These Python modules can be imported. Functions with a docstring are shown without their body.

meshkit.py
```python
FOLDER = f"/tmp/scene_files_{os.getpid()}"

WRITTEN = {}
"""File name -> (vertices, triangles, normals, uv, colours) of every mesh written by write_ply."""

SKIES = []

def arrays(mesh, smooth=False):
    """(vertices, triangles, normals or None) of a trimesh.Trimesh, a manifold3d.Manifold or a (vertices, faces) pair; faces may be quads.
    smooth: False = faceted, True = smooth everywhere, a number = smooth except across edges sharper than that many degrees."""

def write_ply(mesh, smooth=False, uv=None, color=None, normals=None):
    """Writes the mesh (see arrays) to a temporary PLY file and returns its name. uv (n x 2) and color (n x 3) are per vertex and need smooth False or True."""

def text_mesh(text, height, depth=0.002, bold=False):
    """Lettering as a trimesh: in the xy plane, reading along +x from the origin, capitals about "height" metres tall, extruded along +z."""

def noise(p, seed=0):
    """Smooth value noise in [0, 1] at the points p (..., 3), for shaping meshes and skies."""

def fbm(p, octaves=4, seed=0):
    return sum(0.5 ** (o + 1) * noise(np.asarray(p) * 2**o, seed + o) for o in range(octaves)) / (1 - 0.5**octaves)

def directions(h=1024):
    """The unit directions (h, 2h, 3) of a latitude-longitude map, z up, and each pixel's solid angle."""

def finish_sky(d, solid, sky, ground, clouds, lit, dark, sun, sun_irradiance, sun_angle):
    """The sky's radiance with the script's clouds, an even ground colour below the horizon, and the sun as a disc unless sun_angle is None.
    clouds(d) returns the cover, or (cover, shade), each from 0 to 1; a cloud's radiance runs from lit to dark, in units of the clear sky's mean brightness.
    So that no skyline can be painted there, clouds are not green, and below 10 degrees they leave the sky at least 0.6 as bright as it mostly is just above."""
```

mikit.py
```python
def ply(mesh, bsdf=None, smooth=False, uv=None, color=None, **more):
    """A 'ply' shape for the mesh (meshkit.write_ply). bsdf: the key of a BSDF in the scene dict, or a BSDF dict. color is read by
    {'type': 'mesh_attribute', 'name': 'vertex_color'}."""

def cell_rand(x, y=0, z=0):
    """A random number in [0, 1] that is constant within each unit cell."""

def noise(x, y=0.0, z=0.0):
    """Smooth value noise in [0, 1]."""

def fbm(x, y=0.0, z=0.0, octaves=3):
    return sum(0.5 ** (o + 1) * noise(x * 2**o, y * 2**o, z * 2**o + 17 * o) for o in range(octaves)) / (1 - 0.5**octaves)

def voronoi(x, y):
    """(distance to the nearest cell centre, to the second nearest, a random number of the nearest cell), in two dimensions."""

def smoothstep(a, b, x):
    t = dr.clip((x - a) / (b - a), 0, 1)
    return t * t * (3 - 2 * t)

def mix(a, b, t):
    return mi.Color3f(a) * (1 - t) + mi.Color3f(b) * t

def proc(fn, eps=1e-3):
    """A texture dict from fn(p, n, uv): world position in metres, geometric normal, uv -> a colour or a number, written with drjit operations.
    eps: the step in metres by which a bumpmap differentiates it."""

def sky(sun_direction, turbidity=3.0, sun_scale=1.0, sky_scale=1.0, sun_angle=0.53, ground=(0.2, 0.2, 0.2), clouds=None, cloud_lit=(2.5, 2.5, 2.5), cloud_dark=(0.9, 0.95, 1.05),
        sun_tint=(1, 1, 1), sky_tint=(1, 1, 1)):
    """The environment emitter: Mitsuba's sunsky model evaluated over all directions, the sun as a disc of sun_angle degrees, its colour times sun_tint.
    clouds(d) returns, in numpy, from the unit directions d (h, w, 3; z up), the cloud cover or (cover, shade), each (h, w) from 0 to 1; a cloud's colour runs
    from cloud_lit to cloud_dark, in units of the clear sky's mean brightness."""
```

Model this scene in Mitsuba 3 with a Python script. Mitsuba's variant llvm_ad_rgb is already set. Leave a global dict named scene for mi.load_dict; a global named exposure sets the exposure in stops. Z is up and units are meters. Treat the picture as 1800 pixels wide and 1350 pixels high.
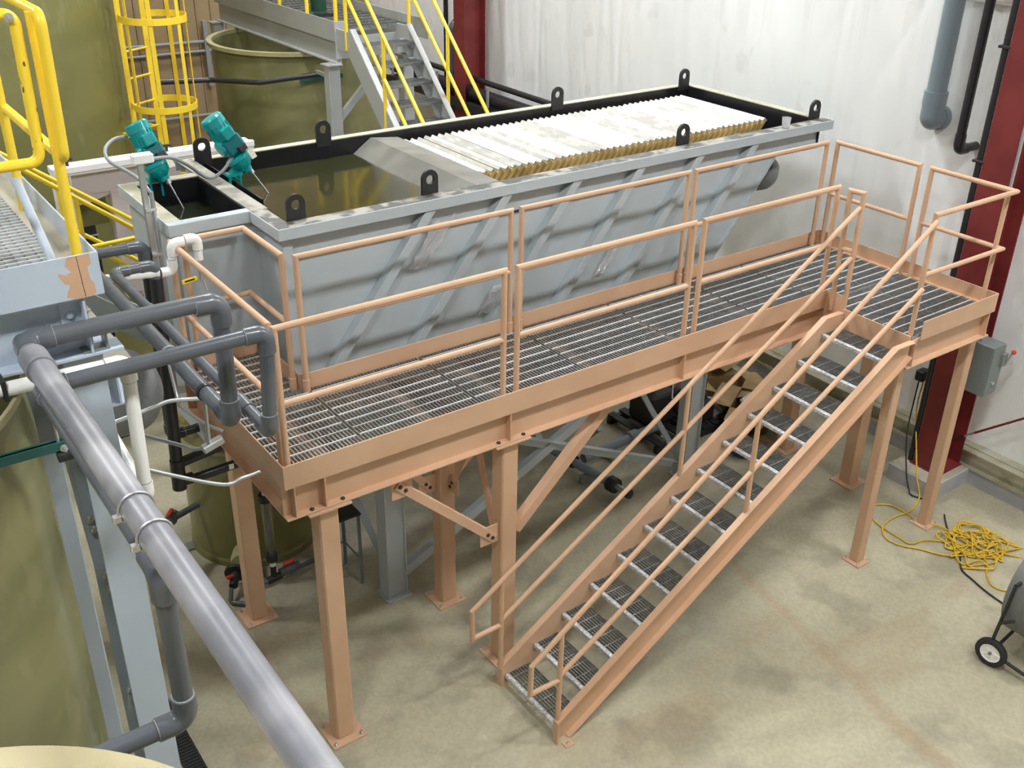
import math, random
import numpy as np
import drjit as dr
import mitsuba as mi
import mikit, meshkit
from mikit import proc, noise, fbm, voronoi, smoothstep, mix

random.seed(7)
rng = np.random.default_rng(7)
T = mi.ScalarTransform4f
scene, labels = {'type': 'scene'}, {}

# ------------------------------------------------------------------ camera, light, exposure
EYE = np.array([-2.107, -5.381, 6.218])
_y, _p, _r = np.radians([53.919, -27.992, 1.029])
_F = np.array([np.cos(_p) * np.cos(_y), np.cos(_p) * np.sin(_y), np.sin(_p)])
_R = np.cross(_F, [0, 0, 1.0]); _R /= np.linalg.norm(_R)
_U = np.cross(_R, _F)
_UP = -_R * np.sin(_r) + _U * np.cos(_r)
FOCAL = 1814.29
scene['camera'] = {'type': 'perspective', 'fov': float(2 * np.degrees(np.arctan(900 / FOCAL))), 'fov_axis': 'x',
                   'near_clip': 0.05, 'far_clip': 200.0,
                   'to_world': T().look_at(origin=EYE.tolist(), target=(EYE + _F).tolist(), up=_UP.tolist())}
exposure = 2.28
LAMP_RADIANCE = (21.4, 22.0, 22.2)
LAMP_Z = 8.8
LAMPS = [(-3.2, -3.6), (2.0, -3.6), (6.2, -3.6), (-3.2, 3.9), (2.0, 3.9), (6.2, 3.9), (-3.2, 10.2), (4.6, 10.2)]

# ------------------------------------------------------------------ mesh helpers
class MB:
    """collects pieces, builds ONE mesh"""
    def __init__(self):
        self.v, self.f, self.n = [], [], 0
    def add(self, v, f):
        v = np.asarray(v, float); f = np.asarray(f, int)
        self.v.append(v); self.f.append(f + self.n); self.n += len(v)
        return self
    def mesh(self):
        return np.vstack(self.v), np.vstack(self.f)

def _chamfer_topology():
    import trimesh
    v = []
    for sx in (-1, 1):
        for sy in (-1, 1):
            for sz in (-1, 1):
                for ax in range(3):
                    q = np.array([sx, sy, sz], float) * 0.8
                    q[ax] = (sx, sy, sz)[ax]
                    v.append(q)
    v = np.array(v)
    h = trimesh.convex.convex_hull(v)
    idx = np.argmin(np.linalg.norm(h.vertices[:, None] - v[None], axis=2), axis=1)
    return idx[h.faces]
CH_F = _chamfer_topology()
BOX_F = np.array([[0, 1, 3], [0, 3, 2], [4, 6, 7], [4, 7, 5], [0, 4, 5], [0, 5, 1], [2, 3, 7], [2, 7, 6], [0, 2, 6], [0, 6, 4], [1, 5, 7], [1, 7, 3]])
BOX_V = np.array([[x, y, z] for x in (-1, 1) for y in (-1, 1) for z in (-1, 1)], float)

def boxv(h, c=0.0):
    h = np.asarray(h, float)
    if c <= 0 or min(h) < 1.5 * c:
        return BOX_V * h, BOX_F
    v = []
    for sx in (-1, 1):
        for sy in (-1, 1):
            for sz in (-1, 1):
                s = np.array([sx, sy, sz], float)
                for ax in range(3):
                    q = s * (h - c); q[ax] = s[ax] * h[ax]
                    v.append(q)
    return np.array(v), CH_F

def box(x0, x1, y0, y1, z0, z1, c=0.0):
    lo, hi = np.minimum([x0, y0, z0], [x1, y1, z1]), np.maximum([x0, y0, z0], [x1, y1, z1])
    v, f = boxv((hi - lo) / 2, c)
    return v + (hi + lo) / 2, f

def frame_of(d, up=(0, 0, 1)):
    d = np.asarray(d, float); d = d / np.linalg.norm(d)
    u = np.asarray(up, float)
    if abs(d @ u) / np.linalg.norm(u) > 0.98:
        u = np.array([0, 1.0, 0])
    s = np.cross(u, d); s /= np.linalg.norm(s)
    u = np.cross(d, s)
    return d, s, u

def bar(p0, p1, w, h, up=(0, 0, 1), c=0.0, off=(0, 0)):
    """rectangular bar from p0 to p1: width w sideways, h along up; off = shift (sideways, up)"""
    p0, p1 = np.asarray(p0, float), np.asarray(p1, float)
    d, s, u = frame_of(p1 - p0, up)
    L = np.linalg.norm(p1 - p0)
    v, f = boxv((w / 2, h / 2, L / 2), c)
    m = (p0 + p1) / 2 + s * off[0] + u * off[1]
    return m + v[:, :1] * s + v[:, 1:2] * u + v[:, 2:] * d, f

def _rings(rings, caps=True):
    n = len(rings[0]); k = len(rings)
    V = np.vstack(rings); F = []
    for i in range(k - 1):
        a = i * n + np.arange(n); b = i * n + (np.arange(n) + 1) % n
        F.append(np.stack([a, b, b + n], 1)); F.append(np.stack([a, b + n, a + n], 1))
    if caps:
        c0, c1 = len(V), len(V) + 1
        V = np.vstack([V, rings[0].mean(0), rings[-1].mean(0)])
        j = np.arange(n); jn = (j + 1) % n
        F.append(np.stack([jn, j, np.full(n, c0)], 1))
        F.append(np.stack([(k - 1) * n + j, (k - 1) * n + jn, np.full(n, c1)], 1))
    return V, np.vstack(F)

def tube(points, r, n=14, closed=False, caps=True):
    """tube along a polyline with exact mitres at its corners (r: a number or one per point)"""
    P = [np.asarray(p, float) for p in points]
    R = np.broadcast_to(np.asarray(r, float), (len(P),))
    D = [(P[i + 1] - P[i]) / np.linalg.norm(P[i + 1] - P[i]) for i in range(len(P) - 1)]
    d, s, u = frame_of(D[0])
    ang = np.arange(n) * 2 * np.pi / n
    ring = P[0] + R[0] * (np.cos(ang)[:, None] * s + np.sin(ang)[:, None] * u)
    rings = [ring]
    for i in range(1, len(P)):
        dp = D[i - 1]
        nn = dp + D[i] if i < len(D) else dp
        nn = nn / np.linalg.norm(nn)
        base = rings[-1]
        if R[i] != R[i - 1]:
            off = base - P[i - 1]
            base = P[i - 1] + off * (R[i] / R[i - 1])
        t = ((P[i] - base) @ nn) / max(dp @ nn, 1e-6)
        rings.append(base + t[:, None] * dp)
    return _rings(rings, caps)

def segments(points, r, n=14):
    """the same, one mesh per straight length, mitred where lengths meet"""
    P = [np.asarray(p, float) for p in points]
    D = [(P[i + 1] - P[i]) / np.linalg.norm(P[i + 1] - P[i]) for i in range(len(P) - 1)]
    ang = np.arange(n) * 2 * np.pi / n
    out = []
    for i in range(len(D)):
        d, s, u = frame_of(D[i])
        circ = r * (np.cos(ang)[:, None] * s + np.sin(ang)[:, None] * u)
        ends = []
        for j in (i, i + 1):
            nn = D[i]
            if 0 < j < len(D):
                nn = D[j - 1] + D[j]
            nn = nn / np.linalg.norm(nn)
            b = P[i] + circ
            t = ((P[j] - b) @ nn) / (D[i] @ nn)
            ends.append(b + t[:, None] * D[i])
        out.append(_rings(ends))
    return out

def rounded(points, rad, k=5):
    """polyline with its corners rounded"""
    P = [np.asarray(p, float) for p in points]
    out = [P[0]]
    for i in range(1, len(P) - 1):
        a, b = P[i - 1] - P[i], P[i + 1] - P[i]
        la, lb = np.linalg.norm(a), np.linalg.norm(b)
        a, b = a / la, b / lb
        cosang = np.clip(a @ b, -1, 1)
        if cosang < -0.9995:
            out.append(P[i]); continue
        half = np.arccos(cosang) / 2
        t = min(rad / np.tan(half), la * 0.49, lb * 0.49)
        rr = t * np.tan(half)
        bis = (a + b) / np.linalg.norm(a + b)
        c = P[i] + bis * rr / np.sin(half)
        s, e = P[i] + a * t - c, P[i] + b * t - c
        om = np.arccos(np.clip((s @ e) / (rr * rr), -1, 1))
        for q in np.linspace(0, 1, k + 1):
            out.append(c + (np.sin((1 - q) * om) * s + np.sin(q * om) * e) / np.sin(om))
    out.append(P[-1])
    return out

def smooth_path(points, m=6):
    """Catmull-Rom through the points"""
    P = np.array(points, float)
    Q = np.vstack([2 * P[0] - P[1], P, 2 * P[-1] - P[-2]])
    out = []
    for i in range(1, len(Q) - 2):
        for t in np.linspace(0, 1, m, endpoint=False):
            p0, p1, p2, p3 = Q[i - 1:i + 3]
            out.append(0.5 * ((2 * p1) + (p2 - p0) * t + (2 * p0 - 5 * p1 + 4 * p2 - p3) * t ** 2 + (3 * p1 - p0 - 3 * p2 + p3) * t ** 3))
    out.append(P[-1])
    return out

def lathe(profile, base=(0, 0, 0), axis=(0, 0, 1), n=32, caps=True):
    """profile [(radius, height)] turned round axis from base"""
    d, s, u = frame_of(axis)
    ang = np.arange(n) * 2 * np.pi / n
    cs = np.cos(ang)[:, None] * s + np.sin(ang)[:, None] * u
    return _rings([np.asarray(base, float) + d * h + max(r, 1e-4) * cs for r, h in profile], caps)

def cyl(p0, p1, r, n=16):
    p0, p1 = np.asarray(p0, float), np.asarray(p1, float)
    return lathe([(r, 0), (r, np.linalg.norm(p1 - p0))], p0, p1 - p0, n)

def prism(poly, axis, a, b):
    """closed outline extruded: axis 'y' -> outline in (x, z) from y = a to b, and so on"""
    import trimesh
    from shapely.geometry import Polygon
    pg = poly if hasattr(poly, 'exterior') else Polygon(poly)
    m = trimesh.creation.extrude_polygon(pg, abs(b - a), engine='earcut')
    v = np.array(m.vertices); f = np.array(m.faces)
    lo = min(a, b)
    if axis == 'y':
        return np.stack([v[:, 0], lo + v[:, 2], v[:, 1]], 1), f[:, ::-1]
    if axis == 'x':
        return np.stack([lo + v[:, 2], v[:, 0], v[:, 1]], 1), f
    return np.stack([v[:, 0], v[:, 1], lo + v[:, 2]], 1), f

def hexhead(p, axis, r=0.014, h=0.012, washer=True):
    m = MB()
    if washer:
        m.add(*lathe([(r * 1.5, 0), (r * 1.5, 0.004)], p, axis, 12))
    m.add(*lathe([(r, 0.003), (r, h), (r * 0.55, h + 0.001), (r * 0.5, h + 0.012)], p, axis, 6))
    return m.mesh()

# ------------------------------------------------------------------ entries
_used = {}
def key_for(name, parent=None):
    k = f'{parent}__{name}' if parent else name
    if k not in _used:
        _used[k] = 0
        return k
    _used[k] += 1
    return f'{k}_{_used[k]:03d}'

def put(name, mesh, m, parent=None, smooth=False, **said):
    if isinstance(mesh, MB):
        mesh = mesh.mesh()
    k = key_for(name, parent)
    scene[k] = mikit.ply(mesh, m, smooth=smooth)
    if said:
        labels[k] = said
    return k

def thing(name, label, category, group=None):
    k = key_for(name)
    labels[k] = {'label': label, 'category': category}
    if group:
        labels[k]['group'] = group
    return k

def again(src, shift, parent, name, **said):
    """one more entry that shares a finished piece's mesh, moved"""
    k = key_for(name, parent)
    scene[k] = {**scene[src], 'to_world': T().translate(list(map(float, shift)))}
    if said:
        labels[k] = said
    return k

# ------------------------------------------------------------------ materials
def principled(color, rough=0.5, spec=0.5, metallic=0.0, coat=0.0, coat_gloss=0.8, two=True):
    d = {'type': 'principled', 'base_color': color if isinstance(color, dict) else {'type': 'rgb', 'value': list(color)},
         'roughness': rough, 'specular': spec, 'metallic': metallic}
    if coat:
        d['clearcoat'] = coat; d['clearcoat_gloss'] = coat_gloss
    return {'type': 'twosided', 'bsdf': d} if two else d

def mat(name, *a, **k):
    scene['mat_' + name] = principled(*a, **k)
    return 'mat_' + name

def varied(a, b, scale=3.0, lo=0.35, hi=0.65, stretch=(1, 1, 1)):
    a, b = tuple(a), tuple(b)
    def fn(p, n, uv):
        return mix(a, b, smoothstep(lo, hi, fbm(p.x * scale * stretch[0], p.y * scale * stretch[1], p.z * scale * stretch[2], 3)))
    return proc(fn)

def floor_color(p, n, uv):
    big = fbm(p.x * 0.55 + 3, p.y * 0.55, 0.0, 4)
    mid = fbm(p.x * 2.3, p.y * 2.3 + 9, 0.0, 4)
    fine = noise(p.x * 42, p.y * 42, 0.0)
    c = mix((0.338, 0.31, 0.222), (0.442, 0.405, 0.29), smoothstep(0.3, 0.68, big))
    c = mix(c, (0.25, 0.228, 0.17), 0.5 * smoothstep(0.54, 0.74, mid))
    rust = fbm(p.x * 0.9 + 40, p.y * 3.0 + 7, 2.0, 3)
    c = mix(c, (0.36, 0.27, 0.165), 0.35 * smoothstep(0.6, 0.8, rust))
    d = fbm(p.x * 1.1 + 11, p.y * 1.1 + 3, 5.0, 3)
    c = mix(c, (0.19, 0.175, 0.14), 0.35 * smoothstep(0.62, 0.75, d))
    # one long rusty drag mark crossing the slab
    q = p.x - 4.47 - 0.21 * p.y + 0.1 * (noise(p.x * 2.2, p.y * 2.2, 1.0) - 0.5)
    c = mix(c, (0.35, 0.22, 0.12), 0.5 * smoothstep(0.13, 0.02, dr.abs(q)) * smoothstep(-4.5, -2.5, p.y) * smoothstep(0.2, -0.4, p.y) * (0.35 + 0.65 * mid))
    # dark oil stains beside the stair
    s1 = smoothstep(0.22, 0.1, dr.sqrt(dr.square(p.x - 3.55) + dr.square(p.y + 1.45)) + 0.12 * (mid - 0.5))
    c = mix(c, (0.2, 0.185, 0.14), 0.45 * s1)
    return c * (0.93 + 0.14 * fine)

def wall_color(p, n, uv):
    c = mix((0.81, 0.82, 0.82), (0.86, 0.865, 0.865), smoothstep(0.3, 0.7, fbm(p.y * 1.6, p.z * 0.7, 0.0, 4)))
    streak = fbm(p.y * 9.0, p.z * 0.45, 3.0, 4)
    c = mix(c, (0.72, 0.72, 0.72), 0.35 * smoothstep(0.56, 0.74, streak) * smoothstep(0.35, 0.65, fbm(p.y * 0.5, p.z * 0.8, 8.0, 3)))
    scuff = fbm(p.y * 3.1 + 5, p.z * 2.4, 6.0, 4)
    return mix(c, (0.64, 0.63, 0.62), 0.35 * smoothstep(0.7, 0.82, scuff))

def frp(a, b, seed):
    def fn(p, n, uv):
        t = fbm(p.x * 1.3 + seed, p.y * 1.3, p.z * 2.6, 4)
        w = fbm(p.x * 9 + p.z * 2.5 + seed, p.y * 9 - p.z, p.z * 2.2, 3)
        c = mix(a, b, smoothstep(0.3, 0.7, t))
        return mix(c, (0.3, 0.28, 0.16), 0.25 * smoothstep(0.62, 0.78, w))
    return proc(fn)

SALMON = mat('salmon_primer', varied((0.565, 0.348, 0.222), (0.595, 0.378, 0.244), 2.2), rough=0.46, spec=0.4)
TANK = mat('grey_enamel', varied((0.405, 0.455, 0.485), (0.43, 0.478, 0.505), 1.7), rough=0.34, spec=0.5)
STEELBLUE = mat('pale_blue_enamel', varied((0.44, 0.505, 0.59), (0.47, 0.53, 0.61), 2.0), rough=0.36, spec=0.5)
LINING = mat('black_lining', (0.012, 0.012, 0.014), rough=0.3, spec=0.4)
CREAM = mat('cream_rim', varied((0.45, 0.43, 0.32), (0.36, 0.34, 0.25), 6), rough=0.5)
WORN = mat('worn_partition', varied((0.2, 0.19, 0.165), (0.33, 0.31, 0.265), 8.0, 0.4, 0.62), rough=0.5)
RIMDIRT = mat('worn_rim_top', varied((0.085, 0.082, 0.078), (0.3, 0.285, 0.25), 7.0, 0.42, 0.62), rough=0.5)
PLATE = mat('grey_baffle', varied((0.145, 0.14, 0.125), (0.19, 0.185, 0.165), 3.5), rough=0.4)
GALV = mat('galvanised', varied((0.34, 0.355, 0.36), (0.46, 0.475, 0.48), 26.0, 0.3, 0.7), rough=0.36, metallic=0.8, spec=0.5)
GALVBRIGHT = mat('bright_zinc', (0.66, 0.68, 0.69), rough=0.4, metallic=0.3)
NOSING = mat('nosing', varied((0.46, 0.47, 0.48), (0.7, 0.72, 0.74), 70.0, 0.42, 0.58), rough=0.42, metallic=0.3)
BOLTMETAL = mat('zinc_bolt', (0.62, 0.62, 0.62), rough=0.3, metallic=0.8)
DARKBOLT = mat('dark_bolt', (0.035, 0.022, 0.018), rough=0.5)
YELLOW = mat('yellow_paint', (0.84, 0.6, 0.042), rough=0.3, spec=0.5)
YELLOWCHIP = mat('yellow_chipped', proc(lambda p, n, uv: mix((0.84, 0.6, 0.042), (0.16, 0.1, 0.03), smoothstep(0.7, 0.73, fbm(p.x * 34, p.y * 34, p.z * 16, 3)))), rough=0.3)
PVC = mat('grey_pvc', varied((0.088, 0.097, 0.114), (0.11, 0.118, 0.132), 5.0), rough=0.26, spec=0.5)
PVCWORN = mat('dusty_grey_pvc', varied((0.165, 0.165, 0.185), (0.3, 0.295, 0.315), 4.5, 0.35, 0.7), rough=0.36, spec=0.5)
PVCMID = mat('mid_grey_pvc', (0.19, 0.235, 0.27), rough=0.33)
BLACKPIPE = mat('black_pipe', (0.02, 0.02, 0.023), rough=0.3)
WHITEPVC = mat('white_pvc', (0.86, 0.85, 0.83), rough=0.3)
GLUE = mat('pale_solvent_ring', (0.27, 0.275, 0.29), rough=0.5)
TEAL = mat('teal_enamel', (0.0, 0.27, 0.27), rough=0.2, spec=0.6, coat=0.4)
TEALDARK = mat('teal_dark', (0.0, 0.13, 0.15), rough=0.28)
BLACK = mat('matt_black', (0.018, 0.018, 0.019), rough=0.5)
RUBBER = mat('rubber', (0.022, 0.022, 0.024), rough=0.7)
TAG = mat('cream_tag', (0.68, 0.64, 0.5), rough=0.6)
RED = mat('red_plastic', (0.62, 0.045, 0.025), rough=0.4)
REDSTEEL = mat('oxide_red', varied((0.155, 0.021, 0.022), (0.195, 0.028, 0.027), 2.5), rough=0.45)
WHITEPAINT = mat('white_paint', (0.85, 0.83, 0.85), rough=0.35)
PINKPAINT = mat('pinkish_paint', (0.56, 0.49, 0.5), rough=0.5)
OLIVE = mat('olive_fibreglass', frp((0.165, 0.158, 0.058), (0.195, 0.186, 0.072), 1.0), rough=0.28, spec=0.4)
OLIVELIGHT = mat('olive_fibreglass_streaked', frp((0.145, 0.145, 0.064), (0.22, 0.21, 0.1), 21.0), rough=0.24, spec=0.45)
OLIVERIM = mat('fibreglass_rim', (0.34, 0.315, 0.175), rough=0.4)
TANLID = mat('fibreglass_lid', frp((0.44, 0.38, 0.225), (0.52, 0.45, 0.27), 5.0), rough=0.4)
WATERGREEN = mat('murky_water', varied((0.02, 0.021, 0.008), (0.027, 0.027, 0.01), 1.6), rough=0.1, spec=0.35)
WATERDARK = mat('dark_water', (0.014, 0.017, 0.009), rough=0.06, spec=0.45)
PLATEWHITE = mat('plate_top', varied((0.56, 0.555, 0.54), (0.64, 0.635, 0.62), 9.0), rough=0.5)
PLATEGREY = mat('plate_top_dusty', varied((0.44, 0.43, 0.4), (0.53, 0.52, 0.485), 9.0), rough=0.55)
PLATETAN = mat('plate_edge', varied((0.42, 0.29, 0.1), (0.6, 0.42, 0.16), 5.0), rough=0.45)
GREYBOX = mat('grey_cabinet', (0.18, 0.205, 0.205), rough=0.4)
VESSELGREY = mat('grey_vessel', (0.17, 0.18, 0.185), rough=0.42)
GREENSTRUT = mat('green_channel', (0.018, 0.085, 0.075), rough=0.4)
CARD = mat('cardboard', varied((0.3, 0.2, 0.095), (0.37, 0.25, 0.12), 5.0), rough=0.8)
CARDDARK = mat('cardboard_inside', (0.14, 0.085, 0.045), rough=0.85)
WHITESCRAP = mat('crumpled_paper', (0.62, 0.61, 0.6), rough=0.7)
BLUE = mat('blue_plastic', (0.02, 0.045, 0.13), rough=0.4)
CORDYELLOW = mat('yellow_cord', (0.62, 0.41, 0.03), rough=0.45)
CURB = mat('curb_concrete', varied((0.36, 0.365, 0.385), (0.44, 0.44, 0.45), 2.5), rough=0.65)
PIERTOP = mat('bare_concrete', varied((0.34, 0.315, 0.25), (0.42, 0.385, 0.3), 3.5), rough=0.7)
ZINC = mat('zinc_girt', varied((0.4, 0.38, 0.27), (0.55, 0.53, 0.42), 4.0), rough=0.35, metallic=0.5)
CONDUIT = mat('steel_conduit', (0.5, 0.52, 0.53), rough=0.32, metallic=0.7)
FLEX = mat('grey_flex_conduit', (0.27, 0.275, 0.285), rough=0.42)
FANGREY = mat('fan_drum', (0.16, 0.165, 0.16), rough=0.45)
GREYNEUTRAL = mat('neutral_grey_paint', (0.36, 0.37, 0.37), rough=0.4)
BROWN = mat('brown_panel', varied((0.3, 0.21, 0.112), (0.335, 0.238, 0.132), 1.5), rough=0.6)
SHELL = mat('hall_wall', (0.6, 0.6, 0.58), rough=0.8)
CEIL = mat('hall_ceiling', (0.72, 0.72, 0.71), rough=0.8)
scene['mat_floor'] = {'type': 'twosided', 'bsdf': {'type': 'principled', 'base_color': proc(floor_color), 'roughness': 0.42, 'specular': 0.4}}
scene['mat_wall'] = {'type': 'twosided', 'bsdf': {'type': 'principled', 'base_color': proc(wall_color), 'roughness': 0.36, 'specular': 0.4}}
scene['mat_film'] = {'type': 'principledthin', 'base_color': {'type': 'rgb', 'value': [0.9, 0.9, 0.93]}, 'roughness': 0.15, 'spec_trans': 0.6, 'diff_trans': 0.5, 'eta': 1.45}
scene['mat_cup'] = {'type': 'principledthin', 'base_color': {'type': 'rgb', 'value': [0.86, 0.88, 0.88]}, 'roughness': 0.2, 'spec_trans': 0.45, 'diff_trans': 0.9, 'eta': 1.4}
scene['mat_clear'] = {'type': 'thindielectric', 'int_ior': 1.45}

# ------------------------------------------------------------------ the hall
WX = 7.8        # face of the white lined wall
def struct(name, mesh, m, label=None, smooth=False):
    said = {'kind': 'structure'}
    if label:
        said['label'] = label
    return put(name, mesh, m, smooth=smooth, **said)

struct('floor', MB().add(*box(-12, 8.4, -12, 14, -0.3, 0)), 'mat_floor', 'stained bare concrete floor slab')

def wrinkled_wall():
    ys = np.linspace(-12, 13.2, 620); zs = np.linspace(0.2, 9.4, 190)
    Y, Z = np.meshgrid(ys, zs, indexing='ij')
    P = np.stack([Y, Z, np.zeros_like(Y)], -1)
    x = np.zeros_like(Y)
    x += 0.05 * (meshkit.fbm(np.stack([Y * 1.4, Z * 0.35, 0 * Y], -1), 4, 3) - 0.5)           # soft sagging folds
    x += 0.03 * (meshkit.fbm(np.stack([Y * 7.5 + 0.8 * np.sin(Z), Z * 0.5, 0 * Y + 4], -1), 4, 9) - 0.5)
    d = Y * 0.8 + Z * 0.45                                                                     # drawn creases running aslant
    cr = np.abs(((d * 1.35 + 0.6 * meshkit.noise(P * 0.5, 2)) % 1.0) - 0.5)
    x += 0.03 * np.exp(-(cr / 0.03) ** 2) * np.clip((Z - 3.6) / 1.5, 0, 1) * meshkit.noise(P * 0.8, 5)
    seam = np.abs(((Y + 0.6) % 1.83) - 0.915)
    x += 0.02 * np.exp(-(seam / 0.03) ** 2)
    V = np.stack([WX + x - 0.03, Y, Z], -1).reshape(-1, 3)
    n, k = Y.shape
    i, j = np.meshgrid(np.arange(n - 1), np.arange(k - 1), indexing='ij')
    a = (i * k + j).ravel()
    F = np.vstack([np.stack([a, a + 1, a + k + 1], 1), np.stack([a, a + k + 1, a + k], 1)])
    return V, F
struct('wall_right', wrinkled_wall(), 'mat_wall', 'white vinyl insulation lining of the side wall, wrinkled', smooth=True)
struct('wall_back', MB().add(*box(-12, 8.2, 13.06, 13.3, 0, 9.6)), BROWN, 'brown ribbed metal back wall')
_w = None
for i in range(36):                                     # wall panels, each with its standing rib
    x = -1.6 + i * 0.262
    if _w is None:
        m = MB()
        m.add(*box(x + 0.002, x + 0.225, 13.03, 13.062, 0.02, 9.5))
        m.add(*prism([(x + 0.225, 13.062), (x + 0.233, 13.008), (x + 0.254, 13.008), (x + 0.262, 13.062)], 'z', 0.02, 9.5))
        _w = put('panel', m, BROWN, 'wall_back'); _x = x
    else:
        again(_w, (x - _x, 0, 0), 'wall_back', 'panel')
struct('wall_left', MB().add(*box(-12.2, -12, -12, 13.2, 0, 9.6)), SHELL)
struct('wall_front', MB().add(*box(-12, 8.2, -12.2, -12, 0, 9.6)), SHELL)
struct('ceiling', MB().add(*box(-12.2, 8.2, -12.2, 13.3, 9.5, 9.7)), CEIL)
mc = MB()
mc.add(*box(7.6, 8.2, -12, 13.05, -0.01, 0.185, 0.008))
struct('baseboard_right', mc, CURB, 'grey painted concrete curb along the foot of the white wall')
mp = MB().add(*box(6.95, 7.7, -0.6, -0.02, -0.01, 0.19, 0.008)).add(*box(7.0, 7.7, 8.6, 9.4, -0.01, 0.19, 0.008))
put('pier', mp, CURB, 'baseboard_right')
put('pier_top', MB().add(*box(6.96, 7.6, -0.59, -0.03, 0.185, 0.196, 0.003)).add(*box(7.01, 7.6, 8.61, 9.39, 0.185, 0.196, 0.003)), PIERTOP, 'baseboard_right')
mg = MB()
mg.add(*box(7.62, 7.66, -12, 13, 0.19, 0.385)); mg.add(*box(7.56, 7.66, -12, 13, 0.375, 0.39)); mg.add(*box(7.56, 7.66, -12, 13, 0.19, 0.2))
mg.add(*box(7.56, 7.575, -12, 13, 0.19, 0.225)); mg.add(*box(7.66, 7.8, -12, 13, 0.19, 0.4))
struct('trim_1', mg, ZINC, 'zinc steel girt along the foot of the white wall')

# lamps: high-bay panels above the frame
for i, (x, y) in enumerate(LAMPS):
    k = thing('ceiling_lamp', 'rectangular high bay lamp hanging from the hall ceiling', 'ceiling lamp', 'high bay lamps on the ceiling')
    put('housing', MB().add(*box(x - 0.66, x + 0.66, y - 0.34, y + 0.34, LAMP_Z + 0.02, LAMP_Z + 0.14, 0.01)).add(*cyl((x, y, LAMP_Z + 0.13), (x, y, 9.5), 0.012, 8)), WHITEPAINT, k)
    dk = key_for('diffuser', k)
    scene[dk] = {**mikit.ply((np.array([[x - 0.62, y - 0.3, LAMP_Z], [x - 0.62, y + 0.3, LAMP_Z], [x + 0.62, y + 0.3, LAMP_Z], [x + 0.62, y - 0.3, LAMP_Z]]), np.array([[0, 1, 2], [0, 2, 3]])), WHITEPAINT),
                 'emitter': {'type': 'area', 'radiance': {'type': 'rgb', 'value': list(LAMP_RADIANCE)}}}

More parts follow.
